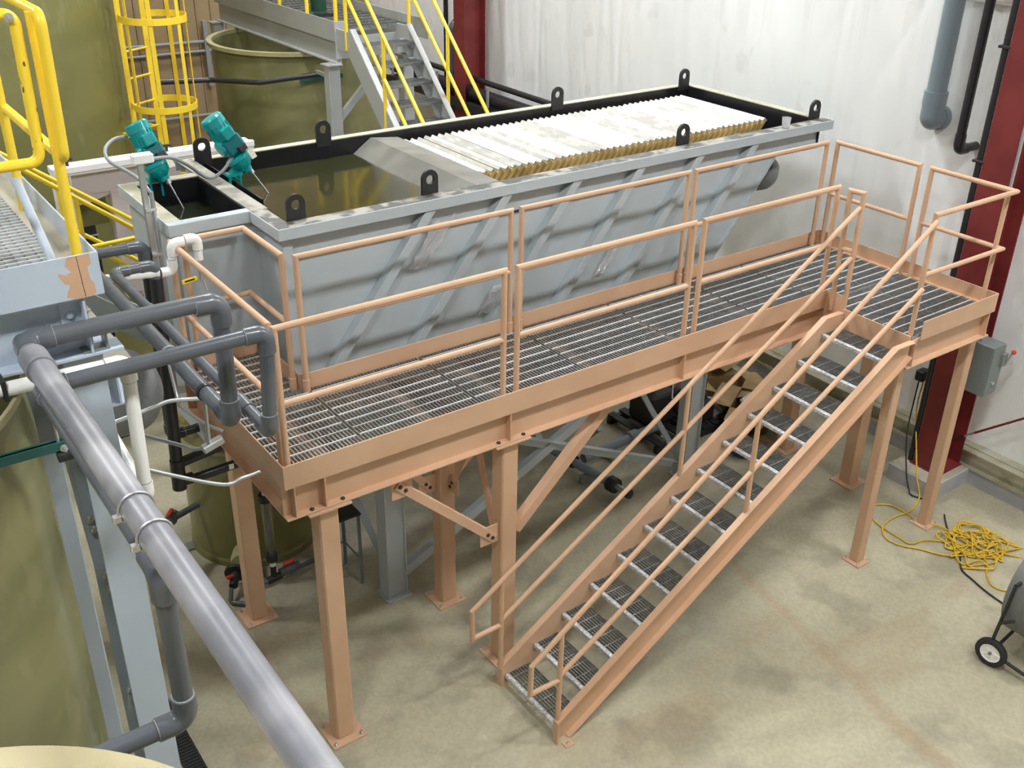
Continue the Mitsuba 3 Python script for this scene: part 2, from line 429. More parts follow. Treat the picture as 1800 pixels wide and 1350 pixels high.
# ------------------------------------------------------------------ salmon access platform
ZT, ZG, ZTB, ZB = 2.606, 2.486, 2.424, 2.177       # toe plate top, grating, toe plate foot, beam foot
RAIL = 3.556; MIDR = 3.03
XN, YB, XE, YL, YB2 = 0.655, 1.125, 6.605, -0.935, 1.9   # notch, back edge, far end, landing edge, deep end
XS = 5.36                                                  # head of the stair
P = thing('access_platform', 'salmon primed steel access platform with grating deck and guardrails around the grey tank', 'platform')

def channel(p0, p1, out):
    """C beam along the deck edge: web set in by 65 mm, flanges reaching out to the edge line p0-p1"""
    p0, p1, out = np.array(p0, float), np.array(p1, float), np.array(out, float)
    m = MB()
    d = (p1 - p0) / np.linalg.norm(p1 - p0)
    for z0, z1, a, b in ((ZB, ZB + 0.013, 0.0, 0.07), (ZTB + 0.01, ZTB + 0.023, 0.012, 0.07), (ZB, ZTB + 0.023, 0.063, 0.073)):
        q = [p0 - out * a, p1 - out * a, p1 - out * b, p0 - out * b]
        lo, hi = np.min(q, 0), np.max(q, 0)
        m.add(*box(lo[0], hi[0], lo[1], hi[1], z0, z1, 0.002))
    return m
for a, b, o in (((0, 0), (5.5, 0), (0, -1)), ((0, 0), (0, YB2), (-1, 0)), ((0, YB2), (XN, YB2), (0, 1)), ((XN, YB), (XN, YB2), (1, 0)),
                ((XN, YB), (XE, YB), (0, 1)), ((XE, YL), (XE, YB), (1, 0)), ((XS, YL), (XE, YL), (0, -1)), ((XS, YL), (XS, 0), (-1, 0))):
    put('edge_beam', channel(a, b, o), SALMON, P)
def toe(x0, x1, y0, y1):
    return MB().add(*box(x0, x1, y0, y1, ZTB, ZT, 0.0025))
t = 0.01
for q in ((0, XS, 0, t), (0, t, 0, YB2), (0, XN, YB2 - t, YB2), (XN - t, XN, YB, YB2), (XN, XE, YB - t, YB), (XE - t, XE, YL, YB), (XS + 0.12, XE, YL, YL + t)):
    put('toe_plate', toe(*q), SALMON, P)
put('toe_plate', MB().add(*box(XS - 0.01, XS, -0.2, 0.0, ZTB - 0.08, ZT, 0.002)), SALMON, P)
# ledge angles under the deck at the far end, riser plate at the stair head, web stiffeners, cross beams
put('ledge', MB().add(*box(XE - 0.075, XE - 0.01, YL + 0.01, YB - 0.01, ZG - 0.012, ZG - 0.004)), SALMON, P)
put('riser_plate', MB().add(*box(XS - 0.008, XS + 0.004, YL + 0.02, -0.2, ZB + 0.04, ZG + 0.004, 0.002)), SALMON, P)
for x in (0.29, 1.815, 3.6):
    put('stiffener', MB().add(*box(x - 0.006, x + 0.006, 0.004, 0.064, ZB + 0.012, ZTB + 0.008)), SALMON, P)
for x in (0.35, 1.2, 1.84, 2.7, 3.6, 4.5, 5.45):
    put('cross_beam', MB().add(*box(x - 0.04, x + 0.04, 0.07, YB - 0.06, ZG - 0.06, ZG - 0.036)).add(*box(x - 0.005, x + 0.005, 0.07, YB - 0.06, ZB + 0.02, ZG - 0.05)).add(*box(x - 0.04, x + 0.04, 0.07, YB - 0.06, ZB + 0.01, ZB + 0.022)), SALMON, P)
put('cross_beam', MB().add(*box(XS + 0.1, XE - 0.08, -0.05, 0.05, ZB + 0.02, ZG - 0.034)), SALMON, P)

def grating(x0, x1, y0, y1, zt=ZG, pitch=0.0288, cross=0.108, depth=0.025, t=0.0052, band=True, flip=False):
    """bar grating: bearing bars along y, cross rods along x"""
    m = MB()
    n = max(2, round((x1 - x0) / pitch))
    for i in range(n + 1):
        x = x0 + (x1 - x0) * i / n
        m.add(*box(x - t / 2, x + t / 2, y0, y1, zt - depth, zt))
    k = max(1, int((y1 - y0 - 0.06) / cross))
    o = ((y1 - y0) - k * cross) / 2
    for j in range(k + 1):
        y = y0 + o + j * cross
        m.add(*box(x0, x1, y - 0.0042, y + 0.0042, zt - 0.011, zt + 0.0025))
    if band:
        for y in (y0, y1):
            m.add(*box(x0, x1, y - 0.003, y + 0.003, zt - depth, zt))
    return m

def deck(x0, x1, y0, y1, parent, zt=ZG, pitch=0.0288, cross=0.108, depth=0.025, t=0.0052):
    k = key_for('grating_panel', parent)
    b, r = MB(), MB()
    n = max(2, round((x1 - x0) / pitch))
    for i in range(n + 1):
        x = x0 + (x1 - x0) * i / n
        b.add(*box(x - t / 2, x + t / 2, y0, y1, zt - depth, zt))
    c = max(1, int((y1 - y0 - 0.06) / cross))
    o = ((y1 - y0) - c * cross) / 2
    for j in range(c + 1):
        y = y0 + o + j * cross
        r.add(*box(x0, x1, y - 0.0046, y + 0.0046, zt - 0.009, zt + 0.003))
    for y in (y0, y1):
        b.add(*box(x0, x1, y - 0.003, y + 0.003, zt - depth, zt))
    put('bearing_bars', b, GALV, k)
    put('cross_rods', r, GALVBRIGHT, k)
    return k
px = [0.03, 0.69, 1.662, 2.645, 3.628, 4.606, 5.36]
for a, b in zip(px[:-1], px[1:]):
    deck(a + 0.014, b - 0.014, 0.015, YB - 0.03, P)
deck(0.03, XN - 0.02, YB - 0.015, YB2 - 0.02, P)
for a, b, c, d in ((XS + 0.01, 5.97, 0.02, YB - 0.03), (5.98, XE - 0.07, 0.02, YB - 0.03), (XS + 0.01, 5.97, YL + 0.02, 0.005), (5.98, XE - 0.07, YL + 0.02, 0.005)):
    deck(a, b, c, d, P)

# columns on their base plates
def column(x, y, s, bp, top, cap=0.0):
    k = put('column', MB().add(*box(x - s / 2, x + s / 2, y - s / 2, y + s / 2, 0.012, top, 0.011)), SALMON, P)
    put('base_plate', MB().add(*box(x - bp / 2, x + bp / 2, y - bp / 2, y + bp / 2, 0.0, 0.016, 0.002)), SALMON, k)
    for sx in (-1, 1):
        for sy in (-1, 1):
            put('anchor_bolt', hexhead((x + sx * bp * 0.385, y + sy * bp * 0.385, 0.016), (0, 0, 1), 0.012, 0.014), BOLTMETAL, k)
    if cap:
        put('cap_plate', MB().add(*box(x - 0.16, x + 0.16, y - 0.122, y + 0.08, top - 0.001, top + 0.014, 0.002)), SALMON, k)
        for sx in (-1, 1):
            put('cap_bolt', lathe([(0.016, 0), (0.016, 0.008), (0.008, 0.013)], (x + sx * 0.115, 0.03, ZB + 0.013), (0, 0, 1), 12), DARKBOLT, k)
    return k
COLS = [(0.306, 0.1, 0.15, 0.287, 1), (0.311, 1.756, 0.15, 0.287, 0), (1.834, 1.012, 0.15, 0.287, 0), (1.837, 0.105, 0.15, 0.287, 1),
        (5.443, -0.797, 0.105, 0.2, 0), (6.53, -0.8, 0.105, 0.2, 0), (6.53, 0.161, 0.15, 0.287, 0), (6.5, 1.04, 0.15, 0.287, 0)]
for x, y, s, bp, cap in COLS:
    column(x, y, s, bp, ZB - 0.0145 if cap else ZB, cap)

# knee braces: angle sections bolted to gusset plates
def brace(p0, p1, n, w=0.075, gussets=True, bolts_out=None):
    p0, p1, n = np.array(p0, float), np.array(p1, float), np.array(n, float)
    d, s, u = frame_of(p1 - p0, n)
    m = MB()
    m.add(*bar(p0, p1, w, 0.009, n, 0.001))
    m.add(*bar(p0, p1, 0.009, w, n, 0.001, (w / 2 - 0.0045, -w / 2 + 0.0045)))
    k = put('knee_brace', m, SALMON, P)
    if gussets:
        for p, q in ((p0, p1), (p1, p0)):
            c = p + (q - p) / np.linalg.norm(q - p) * 0.06
            e = (q - p) / np.linalg.norm(q - p)
            h = np.array([0.1, 0.1, 0.1]); 
            ax = int(np.argmax(np.abs(n)))
            lo, hi = c - 0.085, c + 0.085
            lo[ax], hi[ax] = c[ax] - 0.013 * np.sign(n[ax]) - 0.005, c[ax] - 0.013 * np.sign(n[ax]) + 0.005
            put('gusset_plate', MB().add(*box(lo[0], hi[0], lo[1], hi[1], lo[2], hi[2], 0.001)), SALMON, k)
            for t_ in (-0.03, 0.03):
                put('brace_bolt', lathe([(0.015, 0), (0.015, 0.008), (0.008, 0.012)], c + e * t_ + n * 0.004, n, 12), DARKBOLT, k)
brace((0.86, 0.055, 2.12), (1.71, 0.055, 1.3), (0, -1, 0), 0.07)
brace((1.95, 0.09, 1.26), (2.86, 0.09, 2.12), (0, -1, 0), 0.085, False)
brace((1.8, 0.2, 1.22), (1.8, 0.5, 2.12), (-1, 0, 0), 0.06, False)
brace((1.05, 1.0, 2.02), (1.71, 1.0, 1.25), (0, -1, 0), 0.065)
brace((1.85, 0.93, 1.24), (1.85, 0.5, 2.05), (-1, 0, 0), 0.06)
brace((1.95, 1.0, 1.3), (2.8, 1.0, 2.12), (0, -1, 0), 0.065, False)

# guardrail sections: mitred pipe frames standing inside the toe plates
RR = 0.0225
def guardrail(path, mids, parent=P, r=RR, m=SALMON, foot=None, pad=True):
    """path: ground positions; the pipe goes up, along at rail height, and down; mids: ground path of the mid rail"""
    k = key_for('guardrail', parent)
    z0 = ZG - 0.05 if foot is None else foot
    pts = [(path[0][0], path[0][1], z0)] + [(x, y, RAIL) for x, y in path] + [(path[-1][0], path[-1][1], z0)]
    segs = segments(pts, r)
    for i, sg in enumerate(segs):
        put('post' if i in (0, len(segs) - 1) else 'top_rail', sg, m, k, smooth=40)
    for sg in segments([(x, y, MIDR) for x, y in mids], r * 0.95):
        put('mid_rail', sg, m, k, smooth=40)
    if pad:
        for x, y in (path[0], path[-1]):
            put('post_sleeve', lathe([(r * 1.28, 0), (r * 1.28, 0.12), (r, 0.124)], (x, y, ZG - 0.03), (0, 0, 1), 16), m, k, smooth=40)
    return k
yf, yb = 0.05, 1.08
for a, b in ((0.056, 1.769), (1.888, 3.594), (3.711, 5.335)):
    guardrail([(a, yf), (b, yf)], [(a, yf), (b, yf)], pad=False)
for a, b in ((0.683, 2.563), (2.668, 4.539), (4.628, 6.445)):
    guardrail([(a, yb), (b, yb)], [(a, yb), (b, yb)])
guardrail([(0.05, 0.125), (0.05, 1.84)], [(0.05, 0.125), (0.05, 1.84)], pad=False)
guardrail([(0.148, 1.85), (0.612, 1.85), (0.612, 1.165)], [(0.148, 1.85), (0.612, 1.85), (0.612, 1.165)])
guardrail([(6.55, 1.03), (6.55, 0.08)], [(6.55, 1.03), (6.55, 0.08)], pad=False)
guardrail([(6.55, -0.05), (6.55, -0.885), (5.39, -0.885)], [(6.55, -0.05), (6.55, -0.885), (5.39, -0.885)], pad=False)
put('post', segments([(6.55, -0.82, ZG - 0.05), (6.55, -0.82, RAIL)], RR)[0], SALMON, f'{P}__guardrail_009', smooth=40)
guardrail([(5.345, -0.075), (5.37, -0.195)], [(5.345, -0.075), (5.37, -0.195)], pad=False)

# ------------------------------------------------------------------ staircase down from the landing
S = thing('staircase', 'salmon steel staircase with galvanised grating treads leading up to the salmon platform landing', 'staircase')
RUN, RISE, SX, Z1 = 0.2869, 0.1822, 1.633, 0.129
nose = lambda x: Z1 + (x - SX) * RISE / RUN
outline = [(1.6, 0.0), (1.6, nose(1.6) + 0.11), (5.12, 2.455), (5.36, 2.455), (5.36, nose(5.36) - 0.19), (SX + (0.19 - Z1) * RUN / RISE, 0.0)]
for ya, yo in ((-0.912, -0.97), (-0.222, -0.164)):
    m = MB()
    s = np.sign(yo - ya)
    m.add(*prism(outline, 'y', ya, ya + s * 0.008))
    def strip(a, b, yo=yo, ya=ya, tk=0.01):
        a, b = np.array(a, float), np.array(b, float)
        d = (b - a) / np.linalg.norm(b - a); nn = np.array([-d[1], d[0]]) * tk
        m.add(*prism([tuple(a), tuple(b), tuple(b - nn), tuple(a - nn)], 'y', ya, yo))
    strip(outline[1], outline[2]); strip(outline[2], outline[3])
    strip(outline[5], outline[4], tk=-0.01)
    put('stringer', m, SALMON, S)
    put('floor_clip', MB().add(*box(1.6, 1.615, min(ya, yo), max(ya, yo), 0.0, 0.2)).add(*box(1.64, 1.72, min(yo, yo + s * 0.07), max(yo, yo + s * 0.07), 0, 0.009)), SALMON, S)
    put('anchor_bolt', hexhead((1.68, yo + s * 0.038, 0.009), (0, 0, 1), 0.012, 0.014), BOLTMETAL, S)
_t0 = None
for k in range(13):
    x, z = SX + k * RUN, Z1 + k * RISE
    tk = key_for('tread', S)
    if k == 0:
        m = MB()
        ya, yb_ = -0.905, -0.228
        for i in range(9):                                # bearing bars across the stair
            xx = x + 0.035 + i * 0.0272
            m.add(*box(xx - 0.0024, xx + 0.0024, ya, yb_, z - 0.03, z))
        for j in range(6):
            yy = ya + 0.06 + j * 0.111
            m.add(*box(x + 0.03, x + 0.256, yy - 0.004, yy + 0.004, z - 0.01, z + 0.002))
        _g = f'{tk}__tread_grating'; scene[_g] = mikit.ply(m.mesh(), GALV)
        _n = f'{tk}__nosing'; scene[_n] = mikit.ply(MB().add(*box(x - 0.002, x + 0.034, ya, yb_, z - 0.032, z + 0.002, 0.004)).mesh(), NOSING)
        _c = f'{tk}__end_plate'; scene[_c] = mikit.ply(box(x, x + 0.25, ya - 0.004, ya + 0.002, z - 0.075, z), GALV)
        _c2 = f'{tk}__end_plate_001'; scene[_c2] = mikit.ply(box(x, x + 0.25, yb_ - 0.002, yb_ + 0.004, z - 0.075, z), GALV)
        labels[_n] = {'label': 'bright checkered nosing strip'}
    else:
        w = T().translate([k * RUN, 0, k * RISE])
        for nm, src in (('tread_grating', _g), ('nosing', _n), ('end_plate', _c), ('end_plate_001', _c2)):
            scene[f'{tk}__{nm}'] = {**scene[src], 'to_world': w}
        labels[f'{tk}__nosing'] = {'label': 'bright checkered nosing strip'}
def handrail(y, corner, low, join, p1, mid, top, mend, z_post, post_top):
    k = key_for('handrail', S)
    segs = segments([(join[0], y, join[1]), (low[0], y, low[1]), (corner[0], y, corner[1]), (top[0], y, top[1])], 0.021)
    for nm, sg in zip(('loop_bar', 'loop_post', 'top_rail'), segs):
        put(nm, sg, SALMON, k, smooth=40)
    put('mid_rail', segments([(join[0], y, join[1] + 0.04), (mend[0], y, mend[1])], 0.021)[0], SALMON, k, smooth=40)
    zr = lambda x: corner[1] + (x - corner[0]) * (top[1] - corner[1]) / (top[0] - corner[0])
    put('post', segments([(p1[0], y, p1[1]), (p1[0], y, zr(p1[0]))], 0.021)[0], SALMON, k, smooth=40)
    put('post', segments([(mid[0], y, mid[1]), (mid[0], y, zr(mid[0]))], 0.021)[0], SALMON, k, smooth=40)
    if post_top:
        put('post', segments([(z_post[0], y, z_post[1]), (z_post[0], y, post_top)], 0.0205)[0], SALMON, k, smooth=40)
handrail(-0.925, (1.361, 0.9), (1.357, 0.632), (1.628, 0.628), (1.632, 0.2), (3.5, 1.4), (5.36, 3.52), (5.36, 2.93), (5.385, 2.46), None)
handrail(-0.205, (1.322, 0.925), (1.327, 0.65), (1.59, 0.66), (1.6, 0.2), (3.46, 1.39), (5.33, 3.44), (5.33, 2.98), (5.37, 2.4), None)

# ------------------------------------------------------------------ inclined plate settling tank
K = thing('settling_tank', 'large grey steel settling tank with slanted ribs and a pack of white plates', 'tank')
X0, X1, Y0, Y1, RT = 0.709, 6.937, 1.413, 3.577, 3.65
YS, XB, YSB = 1.928, 0.079, 3.14                     # small front basin: its near side, left side, far side
WF = 1.525                                           # front wall
body = MB()
body.add(*prism([(0.775, 3.62), (6.86, 3.62), (6.86, 3.345), (6.2, 3.345), (4.75, 1.55), (1.5, 1.55), (0.775, 2.0)], 'y', WF, WF + 0.012))
body.add(*prism([(0.775, 3.62), (6.86, 3.62), (6.86, 3.345), (6.2, 3.345), (4.75, 1.55), (1.5, 1.55), (0.775, 2.0)], 'y', 3.506, 3.518))
body.add(*box(0.775, 0.787, WF, 3.518, 2.0, 3.62)).add(*box(6.848, 6.86, WF, 3.518, 3.345, 3.62)).add(*box(6.2, 6.86, WF, 3.518, 3.345, 3.357))
body.add(*bar((6.2, (WF + 3.518) / 2, 3.35), (4.75, (WF + 3.518) / 2, 1.55), 2.046, 0.012, (-0.78, 0, 0.63)))
body.add(*box(1.5, 4.75, WF, 3.518, 1.55, 1.562)).add(*bar((0.78, (WF + 3.518) / 2, 2.0), (1.5, (WF + 3.518) / 2, 1.555), 2.046, 0.012))
put('shell', body, TANK, K)
small = MB()
small.add(*box(0.14, 0.78, 1.985, 1.997, 1.75, 3.62)).add(*box(0.14, 0.152, 1.985, 3.1, 1.75, 3.62)).add(*box(0.14, 0.78, 3.09, 3.102, 1.75, 3.62)).add(*box(0.14, 0.78, 1.985, 3.102, 1.75, 1.762))
put('front_basin', small, TANK, K)
# rim: a downturned channel all round
def rim(x0, x1, y0, y1, m):
    put('rim', MB().add(*box(x0, x1, y0, y1, 3.558, RT, 0.004)), m, K)
rim(X0, X1, Y0, Y0 + 0.012, TANK)
rim(X1 - 0.012, X1, Y0, Y1, TANK)
rim(X0, X0 + 0.012, Y0, YS, TANK)
rim(XB, X0 + 0.012, YS, YS + 0.012, TANK)
rim(XB, XB + 0.012, YS, YSB, TANK)
rim(XB, X0, YSB - 0.012, YSB, TANK)
rim(X0, X1, Y1 - 0.012, Y1, TANK)
def rimtop(x0, x1, y0, y1, m, z=RT):
    put('rim_top', MB().add(*box(x0, x1, y0, y1, z - 0.012, z - 0.001, 0.002)), m, K)
rimtop(X0 + 0.012, X1 - 0.012, Y0 + 0.012, 1.555, RIMDIRT)
rimtop(X0 + 0.012, 0.84, 1.555, YS, RIMDIRT)
rimtop(0.72, 0.86, YS, Y1 - 0.012, WORN)
rimtop(XB + 0.012, 0.72, YS + 0.012, 2.02, TANK)
rimtop(XB + 0.012, 0.2, 2.02, YSB - 0.012, CREAM)
rimtop(0.2, 0.72, 3.04, YSB - 0.012, CREAM)
rimtop(0.86, X1 - 0.012, 3.485, Y1 - 0.012, CREAM)
rimtop(6.84, X1 - 0.012, 1.555, 3.485, CREAM)
lin = MB()
for q in ((0.84, 6.84, 1.545, 1.553), (0.84, 6.84, 3.478, 3.486), (0.84, 0.85, 1.5, 3.486), (6.83, 6.84, 1.5, 3.486), (0.2, 0.72, 2.02, 2.028), (0.2, 0.72, 3.03, 3.04), (0.2, 0.208, 2.02, 3.04), (0.71, 0.72, 2.02, 3.04)):
    lin.add(*box(*q, 3.37 if q[1] - q[0] > 1 or q[0] > 0.8 else 2.9, 3.637))
lin.add(*box(0.84, 6.84, 1.5, 3.486, 3.36, 3.372)).add(*box(0.2, 0.72, 2.02, 3.04, 2.9, 2.91))
put('lining', lin, LINING, K, label='black coated inside of the basin')
put('baffle_edge', MB().add(*box(0.94, 0.955, 2.24, 3.48, 3.3, 3.62, 0.002)), LINING, K)
put('inner_side_plate', MB().add(*box(0.208, 0.23, 2.03, 2.5, 3.3, 3.6, 0.003)), TANK, K)
# diagonal ribs on the front wall, parallel to the sloping end
RD = np.array([0.8, 0, 1.0])
for i in range(6):
    xt = 2.03 + 0.755 * i
    lo = 1.62 if i else 2.05
    p1 = np.array([xt + 0.8 * 0.05, WF - 0.048, 3.606]); p0 = p1 + RD * (lo - 3.606)
    put('rib', MB().add(*bar(p0, p1, 0.078, 0.094, (0, -1, 0), 0.003)), TANK, K)
put('corner_rib', MB().add(*box(0.768, 0.85, WF - 0.03, WF, 2.0, 3.555, 0.003)), TANK, K)
put('end_flange', MB().add(*box(6.15, 6.86, WF - 0.006, WF, 3.345, 3.42)), TANK, K)
# lifting lugs
from shapely.geometry import Point, box as sbox
from shapely import union_all
lug = union_all([sbox(-0.075, 0, 0.075, 0.17), Point(0, 0.17).buffer(0.075, 24)]).difference(Point(0, 0.165).buffer(0.037, 16))
for x, y in ((0.93, 1.57), (2.1, 1.57), (4.91, 1.57), (6.8, 1.57), (0.93, 3.47), (2.1, 3.47), (4.88, 3.47), (6.76, 3.47)):
    m = MB(); v, f = prism(lug, 'y', y - 0.012, y + 0.012)
    v = v + [x, 0, 3.6]
    put('lifting_lug', m.add(v, f), BLACK, K)
# weir baffle: two bent plates between the open water and the plate pack
put('weir_plate', MB().add(*bar((2.385, 2.515, 3.47), (2.6, 2.515, 3.612), 1.91, 0.01, (-0.55, 0, 0.83))), PLATE, K)
put('weir_plate', MB().add(*bar((2.595, 2.515, 3.612), (2.9, 2.515, 3.575), 1.91, 0.01)), PLATE, K)
put('weir_edge', MB().add(*box(2.365, 2.395, 1.56, 3.476, 3.44, 3.474)), BLACK, K)
# the pack of inclined plates
NP, PX0, PX1, PY0, PY1, PZ = 48, 2.93, 6.63, 2.06, 3.36, 3.56
dv = np.array([0.625, 0, 0.781]); nv = np.array([0.781, 0, -0.625])
scr = MB()
_src = {}
for i in range(NP):
    x = PX0 + (PX1 - PX0) * i / (NP - 1)
    c = np.array([x, 0, PZ])
    kind = PLATEGREY if rng.random() < 0.42 else PLATEWHITE
    pk = key_for('plate', K)
    if i == 0:
        mid = (PY0 + PY1) / 2
        m = MB().add(*bar(c + [0, mid, 0] - dv * 0.22, c + [0, mid, 0], PY1 - PY0, 0.03, nv))
        _src['p'] = mikit.ply(m.mesh(), PLATETAN)
        m = MB().add(*bar(c + [0, PY0 + 0.004, 0], c + [0, PY1, 0], 0.058, 0.012, dv, 0.0025, (0, 0.002)))
        m.add(*bar(c + [0, PY0 + 0.004, 0] - nv * 0.026 - dv * 0.012, c + [0, PY1, 0] - nv * 0.026 - dv * 0.012, 0.006, 0.03, dv))
        _src['c'] = mikit.ply(m.mesh(), PLATEWHITE)
    w = T().translate([float(x - PX0), 0, float(rng.normal(0, 0.0025))])
    scene[pk] = {**_src['p'], 'to_world': w}
    scene[f'{pk}__cap'] = {**_src['c'], 'to_world': w, 'bsdf': {'type': 'ref', 'id': kind}}
    for j in range(5):
        y = PY0 + 0.14 + 0.255 * j + (0.06 if i % 2 else 0)
        scr.add(*lathe([(0.0055, 0), (0.004, 0.0035)], c + [0, y, 0] + dv * 0.0085, dv, 6))
labels[f'{K}__plate'] = {'label': 'slanting tan edged plate with a white top strip'}
put('cap_screw', scr, DARKBOLT, K, kind='stuff')
# legs and bracing under the tank
def leg(x, y, top):
    m = MB()
    for s in (-1, 1):
        m.add(*box(x + s * 0.088, x + s * 0.1, y - 0.085, y + 0.085, 0.015, top, 0.002))
    m.add(*box(x - 0.09, x + 0.09, y - 0.05, y - 0.042, 0.015, top))
    k = put('leg', m, TANK, K)
    put('base_plate', MB().add(*box(x - 0.125, x + 0.125, y - 0.115, y + 0.115, 0, 0.016, 0.002)), TANK, k)
    return k
leg(1.475, 1.325, 2.2); leg(5.12, 1.28, 2.05); leg(1.475, 3.42, 1.6); leg(5.12, 3.42, 2.05)
for p0, p1 in (((1.6, 1.31, 0.2), (4.98, 1.31, 1.79)), ((4.98, 1.33, 0.17), (1.6, 1.33, 1.79)), ((5.1, 1.4, 0.2), (5.1, 3.35, 1.75)), ((1.475, 1.42, 0.25), (1.475, 3.35, 1.75))):
    m = MB().add(*bar(p0, p1, 0.01, 0.09, (0, 0, 1), 0.001))
    n_ = np.cross(np.array(p1) - p0, [0, 0, 1.0]); n_ /= np.linalg.norm(n_)
    m.add(*bar(np.array(p0) , np.array(p1), 0.07, 0.01, (0, 0, 1), 0.001, (0.03, 0.045)))
    put('cross_brace', m, TANK, K)

for nm, q, mm, lb in (('water', (0.852, 2.6, 1.556, 3.476, 3.40, 3.485), WATERGREEN, 'murky green water in the open basin of the grey tank'),
                      ('water', (0.21, 0.708, 2.03, 3.03, 3.36, 3.44), WATERDARK, 'dark water in the small front basin of the grey tank')):
    put(nm, MB().add(*box(*q)), mm, label=lb, category='water', kind='stuff')

# plastic wrap left on the tank side
for i, (x, z, w, h, lb) in enumerate(((2.05, 3.25, 0.16, 0.34, 'scrap of clear plastic wrap around a rib, nearest the rail gap at left'), (2.68, 2.62, 0.15, 0.2, 'small crumple of clear plastic wrap low on the tank side, middle of three'),
                                      (3.98, 2.72, 0.1, 0.24, 'scrap of clear plastic wrap on the tank side, farthest right of three'))):
    g = 14
    U, V_ = np.meshgrid(np.linspace(-1, 1, g), np.linspace(-1, 1, g), indexing='ij')
    rr = 1 + 0.35 * meshkit.noise(np.stack([U * 2, V_ * 2, 0 * U + i], -1), 3)
    Q = np.stack([x + 0.8 * V_ * h / 2 + U * w / 2 * rr, WF - 0.02 - 0.05 * meshkit.fbm(np.stack([U * 3, V_ * 3, 0 * U + 7 * i], -1), 3, 4), z + V_ * h / 2 * rr], -1).reshape(-1, 3)
    a = (np.arange(g - 1)[:, None] * g + np.arange(g - 1)).ravel()
    put('plastic_wrap', (Q, np.vstack([np.stack([a, a + 1, a + g + 1], 1), np.stack([a, a + g + 1, a + g], 1)])), 'mat_film', label=lb, category='plastic wrap')

# clear cup on the rim
k = put('plastic_cup', lathe([(0.001, 0.003), (0.036, 0.003), (0.046, 0.1), (0.048, 0.103), (0.045, 0.1), (0.034, 0.006), (0.001, 0.005)], (6.25, 1.47, RT), (0, 0, 1), 24), 'mat_cup', smooth=40,
        label='clear plastic cup standing on the front rim of the grey tank', category='cup')

# ------------------------------------------------------------------ the two teal mixers
def mixer(E, M, label, rim_pt, tag_side):
    E, M = np.array(E, float), np.array(M, float)
    k = thing('mixer', label, 'mixer', None)
    ax = (M - E) / np.linalg.norm(M - E)
    L = np.linalg.norm(M - E)
    d, s, u = frame_of(ax, (0, -1, 0.3))
    prof = [(0.09, L - 0.15), (0.09, L - 0.03), (0.098, L - 0.028), (0.098, L + 0.035), (0.084, L + 0.05), (0.001, L + 0.055)]
    put('motor', lathe([(0.001, L - 0.16)] + prof, E, ax, 28), TEAL, k, smooth=35)
    fins = MB()
    for a in np.arange(16) * np.pi / 8:
        r_ = np.cos(a) * s + np.sin(a) * u
        fins.add(*bar(E + ax * (L - 0.14) + r_ * 0.092, E + ax * (L - 0.035) + r_ * 0.092, 0.006, 0.012, r_))
    put('cooling_fin', fins, TEAL, k, kind='stuff')
    put('terminal_box', MB().add(*bar(E + ax * (L - 0.16) + u * 0.11, E + ax * (L - 0.06) + u * 0.11, 0.1, 0.07, u, 0.01)), TEAL, k)
    put('gear_housing', MB().add(*bar(E + ax * (L - 0.3), E + ax * (L - 0.15), 0.18, 0.17, u, 0.02)), TEALDARK, k)
    put('side_flange', lathe([(0.001, 0), (0.07, 0), (0.075, 0.02), (0.06, 0.05), (0.001, 0.055)], E + ax * (L - 0.2) + s * 0.06 * tag_side, s * tag_side, 24), TEAL, k, smooth=35)
    g = put('gearbox', lathe([(0.001, 0.0), (0.045, 0.0), (0.05, 0.03), (0.09, 0.07), (0.1, 0.12), (0.112, 0.125), (0.112, 0.15), (0.09, 0.16), (0.001, 0.165)], E + ax * 0.02 + s * 0.02, ax, 28), TEAL, k, smooth=35)
    put('name_plate', MB().add(*bar(E + ax * 0.19 + u * 0.1 - s * 0.03, E + ax * 0.24 + u * 0.1 - s * 0.03, 0.07, 0.05, u, 0.004)), BLACK, k)
    put('tag', MB().add(*bar(E + ax * 0.09 + u * 0.112 - s * 0.06 * tag_side, E + ax * 0.17 + u * 0.105 - s * 0.07 * tag_side, 0.05, 0.004, u)), TAG, k, label='cream paper tag')
    put('shaft', cyl(E + ax * 0.03, E - ax * 0.42, 0.0085, 10), BOLTMETAL, k, smooth=40)
    put('coupling', cyl(E + ax * 0.03, E - ax * 0.02, 0.022, 14), BOLTMETAL, k, smooth=40)
    c = np.array(rim_pt, float)
    br = MB().add(*box(c[0] - 0.055, c[0] + 0.055, c[1] - 0.05, c[1] + 0.05, RT, RT + 0.03, 0.006))
    for sx in (-1, 1):
        br.add(*box(c[0] + sx * 0.045 - 0.01, c[0] + sx * 0.045 + 0.01, c[1] - 0.07, c[1] - 0.05, RT - 0.12, RT + 0.02, 0.003))
    br.add(*bar(c + [0, 0, 0.02], E + ax * 0.1, 0.09, 0.08, (0, -1, 0.2), 0.012))
    put('clamp_bracket', br, TEAL, k)
    return k
mixer((0.444, 2.97, 3.66), (0.309, 3.12, 4.083), 'teal mixer with a slanting motor clamped on the small front basin', (0.36, 3.09, RT), 1)
mixer((1.105, 2.82, 3.68), (0.866, 2.92, 4.1), 'teal mixer with its shaft in the big green basin beside a lifting lug', (0.95, 2.86, RT - 0.03), 1)

